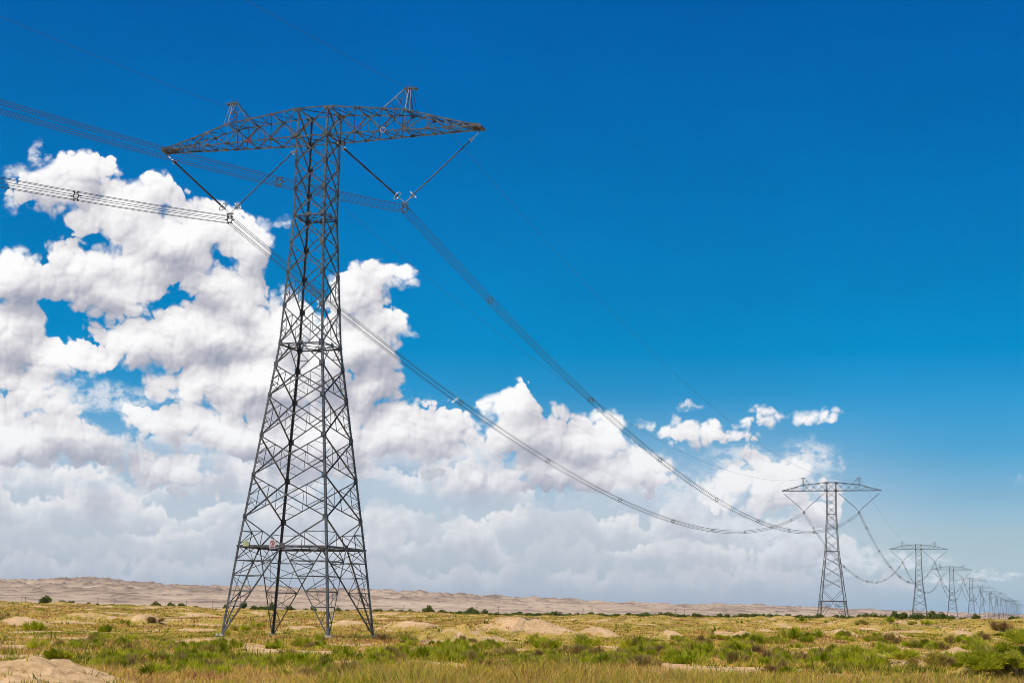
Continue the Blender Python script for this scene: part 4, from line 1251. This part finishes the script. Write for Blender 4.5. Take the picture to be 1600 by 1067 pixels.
for i in range(8):
    rt_ = empty('desert_bush', (0, 0, 0))
    f_ = bpy.data.objects.new('foliage', BELT[i]); col.objects.link(f_); f_.parent = rt_
    st_ = bpy.data.objects.new('stem', BELT_STEM[i]); col.objects.link(st_); st_.parent = rt_
    proto_b.append([rt_, False])
SEG = [(180, 'left of the far left sand hummock'), (345, 'on the skyline left of the big pylon'), (590, 'behind the big pylon legs'), (780, 'between the big pylon and the sand mound'), (1005, 'behind and right of the bare sand mound'), (1270, 'left of the second pylon'), (1335, 'behind the second pylon legs'), (1420, 'between second and third pylon'), (1470, 'behind the third pylon legs'), (1700, 'right of the third pylon')]
segs = {}
for i, (px, w, h) in enumerate(far_b):
    a, _ = azel(px, 955); a = R(a)
    d = (520 if px < 600 else 590) + float(rng.uniform(-45, 60))
    x, y = d * math.sin(a), d * math.cos(a)
    pr = proto_b[i % 8]
    o = pr[0] if not pr[1] else copy_tree(pr[0]); pr[1] = True
    w_, h_ = w * d / FPX, h * d / FPX
    o.location = (x, y, float(height(x, y)) - 0.1); o.rotation_euler = (0, 0, float(rng.uniform(0, 6.28))); o.scale = (w_ * 0.8, w_ * 0.6, h_ * 1.2)
    segs.setdefault(next(t for lim, t in SEG if px < lim), []).append((px, h, o))
for t, L_ in segs.items():
    L_.sort(key=lambda q: q[0])
    for j, (px, h, o) in enumerate(L_):
        nth = OR2[j]
        tag(o, f'{"taller" if h >= 9 else "low"} dark green bush, {nth} from left {t}', 'bush', 'dark bushes along the far edge of the plain')

# ------------------------------------------------------------------ thin wooden line poles far out on the plain
POLES = [33, 38.5, 152, 178.5, 291, 332, 631, 745, 779, 911, 925, 1056, 1070, 1181, 1214, 1355, 1560]
pm = None
for i, px in enumerate(POLES):
    a, _ = azel(px, 955); a = R(a); d = 1350.0 + 40 * math.sin(i * 2.1)
    x, y = d * math.sin(a), d * math.cos(a)
    if pm is None:
        m = MB(); m.tube([(0, 0, -0.5), (0, 0, 9.0)], [0.2, 0.13], 7); m.bar((-0.9, 0, 8.4), (0.9, 0, 8.4), 0.14)
        for xx in (-0.8, 0, 0.8): m.tube([(xx, 0, 8.45 if xx else 9.0), (xx, 0, 8.75 if xx else 9.3)], 0.07, 6)
        m.bar((-0.6, 0, 8.4), (0, 0, 7.7), 0.08); m.bar((0.6, 0, 8.4), (0, 0, 7.7), 0.08)
        pm = m.build('utility_pole', WOOD); o = pm
    else:
        o = pm.copy(); col.objects.link(o)
    o.location = (x, y, float(height(x, y))); o.rotation_euler = (0, 0, 0.4)
    tag(o, f'thin dark wooden pole on the far plain, {OR2[i]} from the left', 'pole', 'thin wooden poles on the far plain')

# ------------------------------------------------------------------ haze over the whole plain
hm = bpy.data.materials.new('haze'); hm.use_nodes = True; hm.node_tree.nodes.clear()
H_ = NT(hm.node_tree); ho = H_.n('ShaderNodeOutputMaterial'); pv = H_.n('ShaderNodeVolumePrincipled')
pv.inputs['Color'].default_value = (0.72, 0.85, 1.0, 1); pv.inputs['Density'].default_value = 1.7e-5; pv.inputs['Anisotropy'].default_value = 0.3
H_.put(ho.inputs['Volume'], pv.outputs[0])
m = MB(); X0, X1, Y0, Y1, ZA, ZB = -15500, 15500, -700, 17000, -80, 175
m.add([(x, y, z) for z in (ZA, ZB) for x, y in ((X0, Y0), (X1, Y0), (X1, Y1), (X0, Y1))], [(0, 3, 2, 1), (4, 5, 6, 7), (0, 1, 5, 4), (1, 2, 6, 5), (2, 3, 7, 6), (3, 0, 4, 7)])
hz = m.build('haze', hm); hz['kind'] = 'stuff'; hz.display_type = 'WIRE'
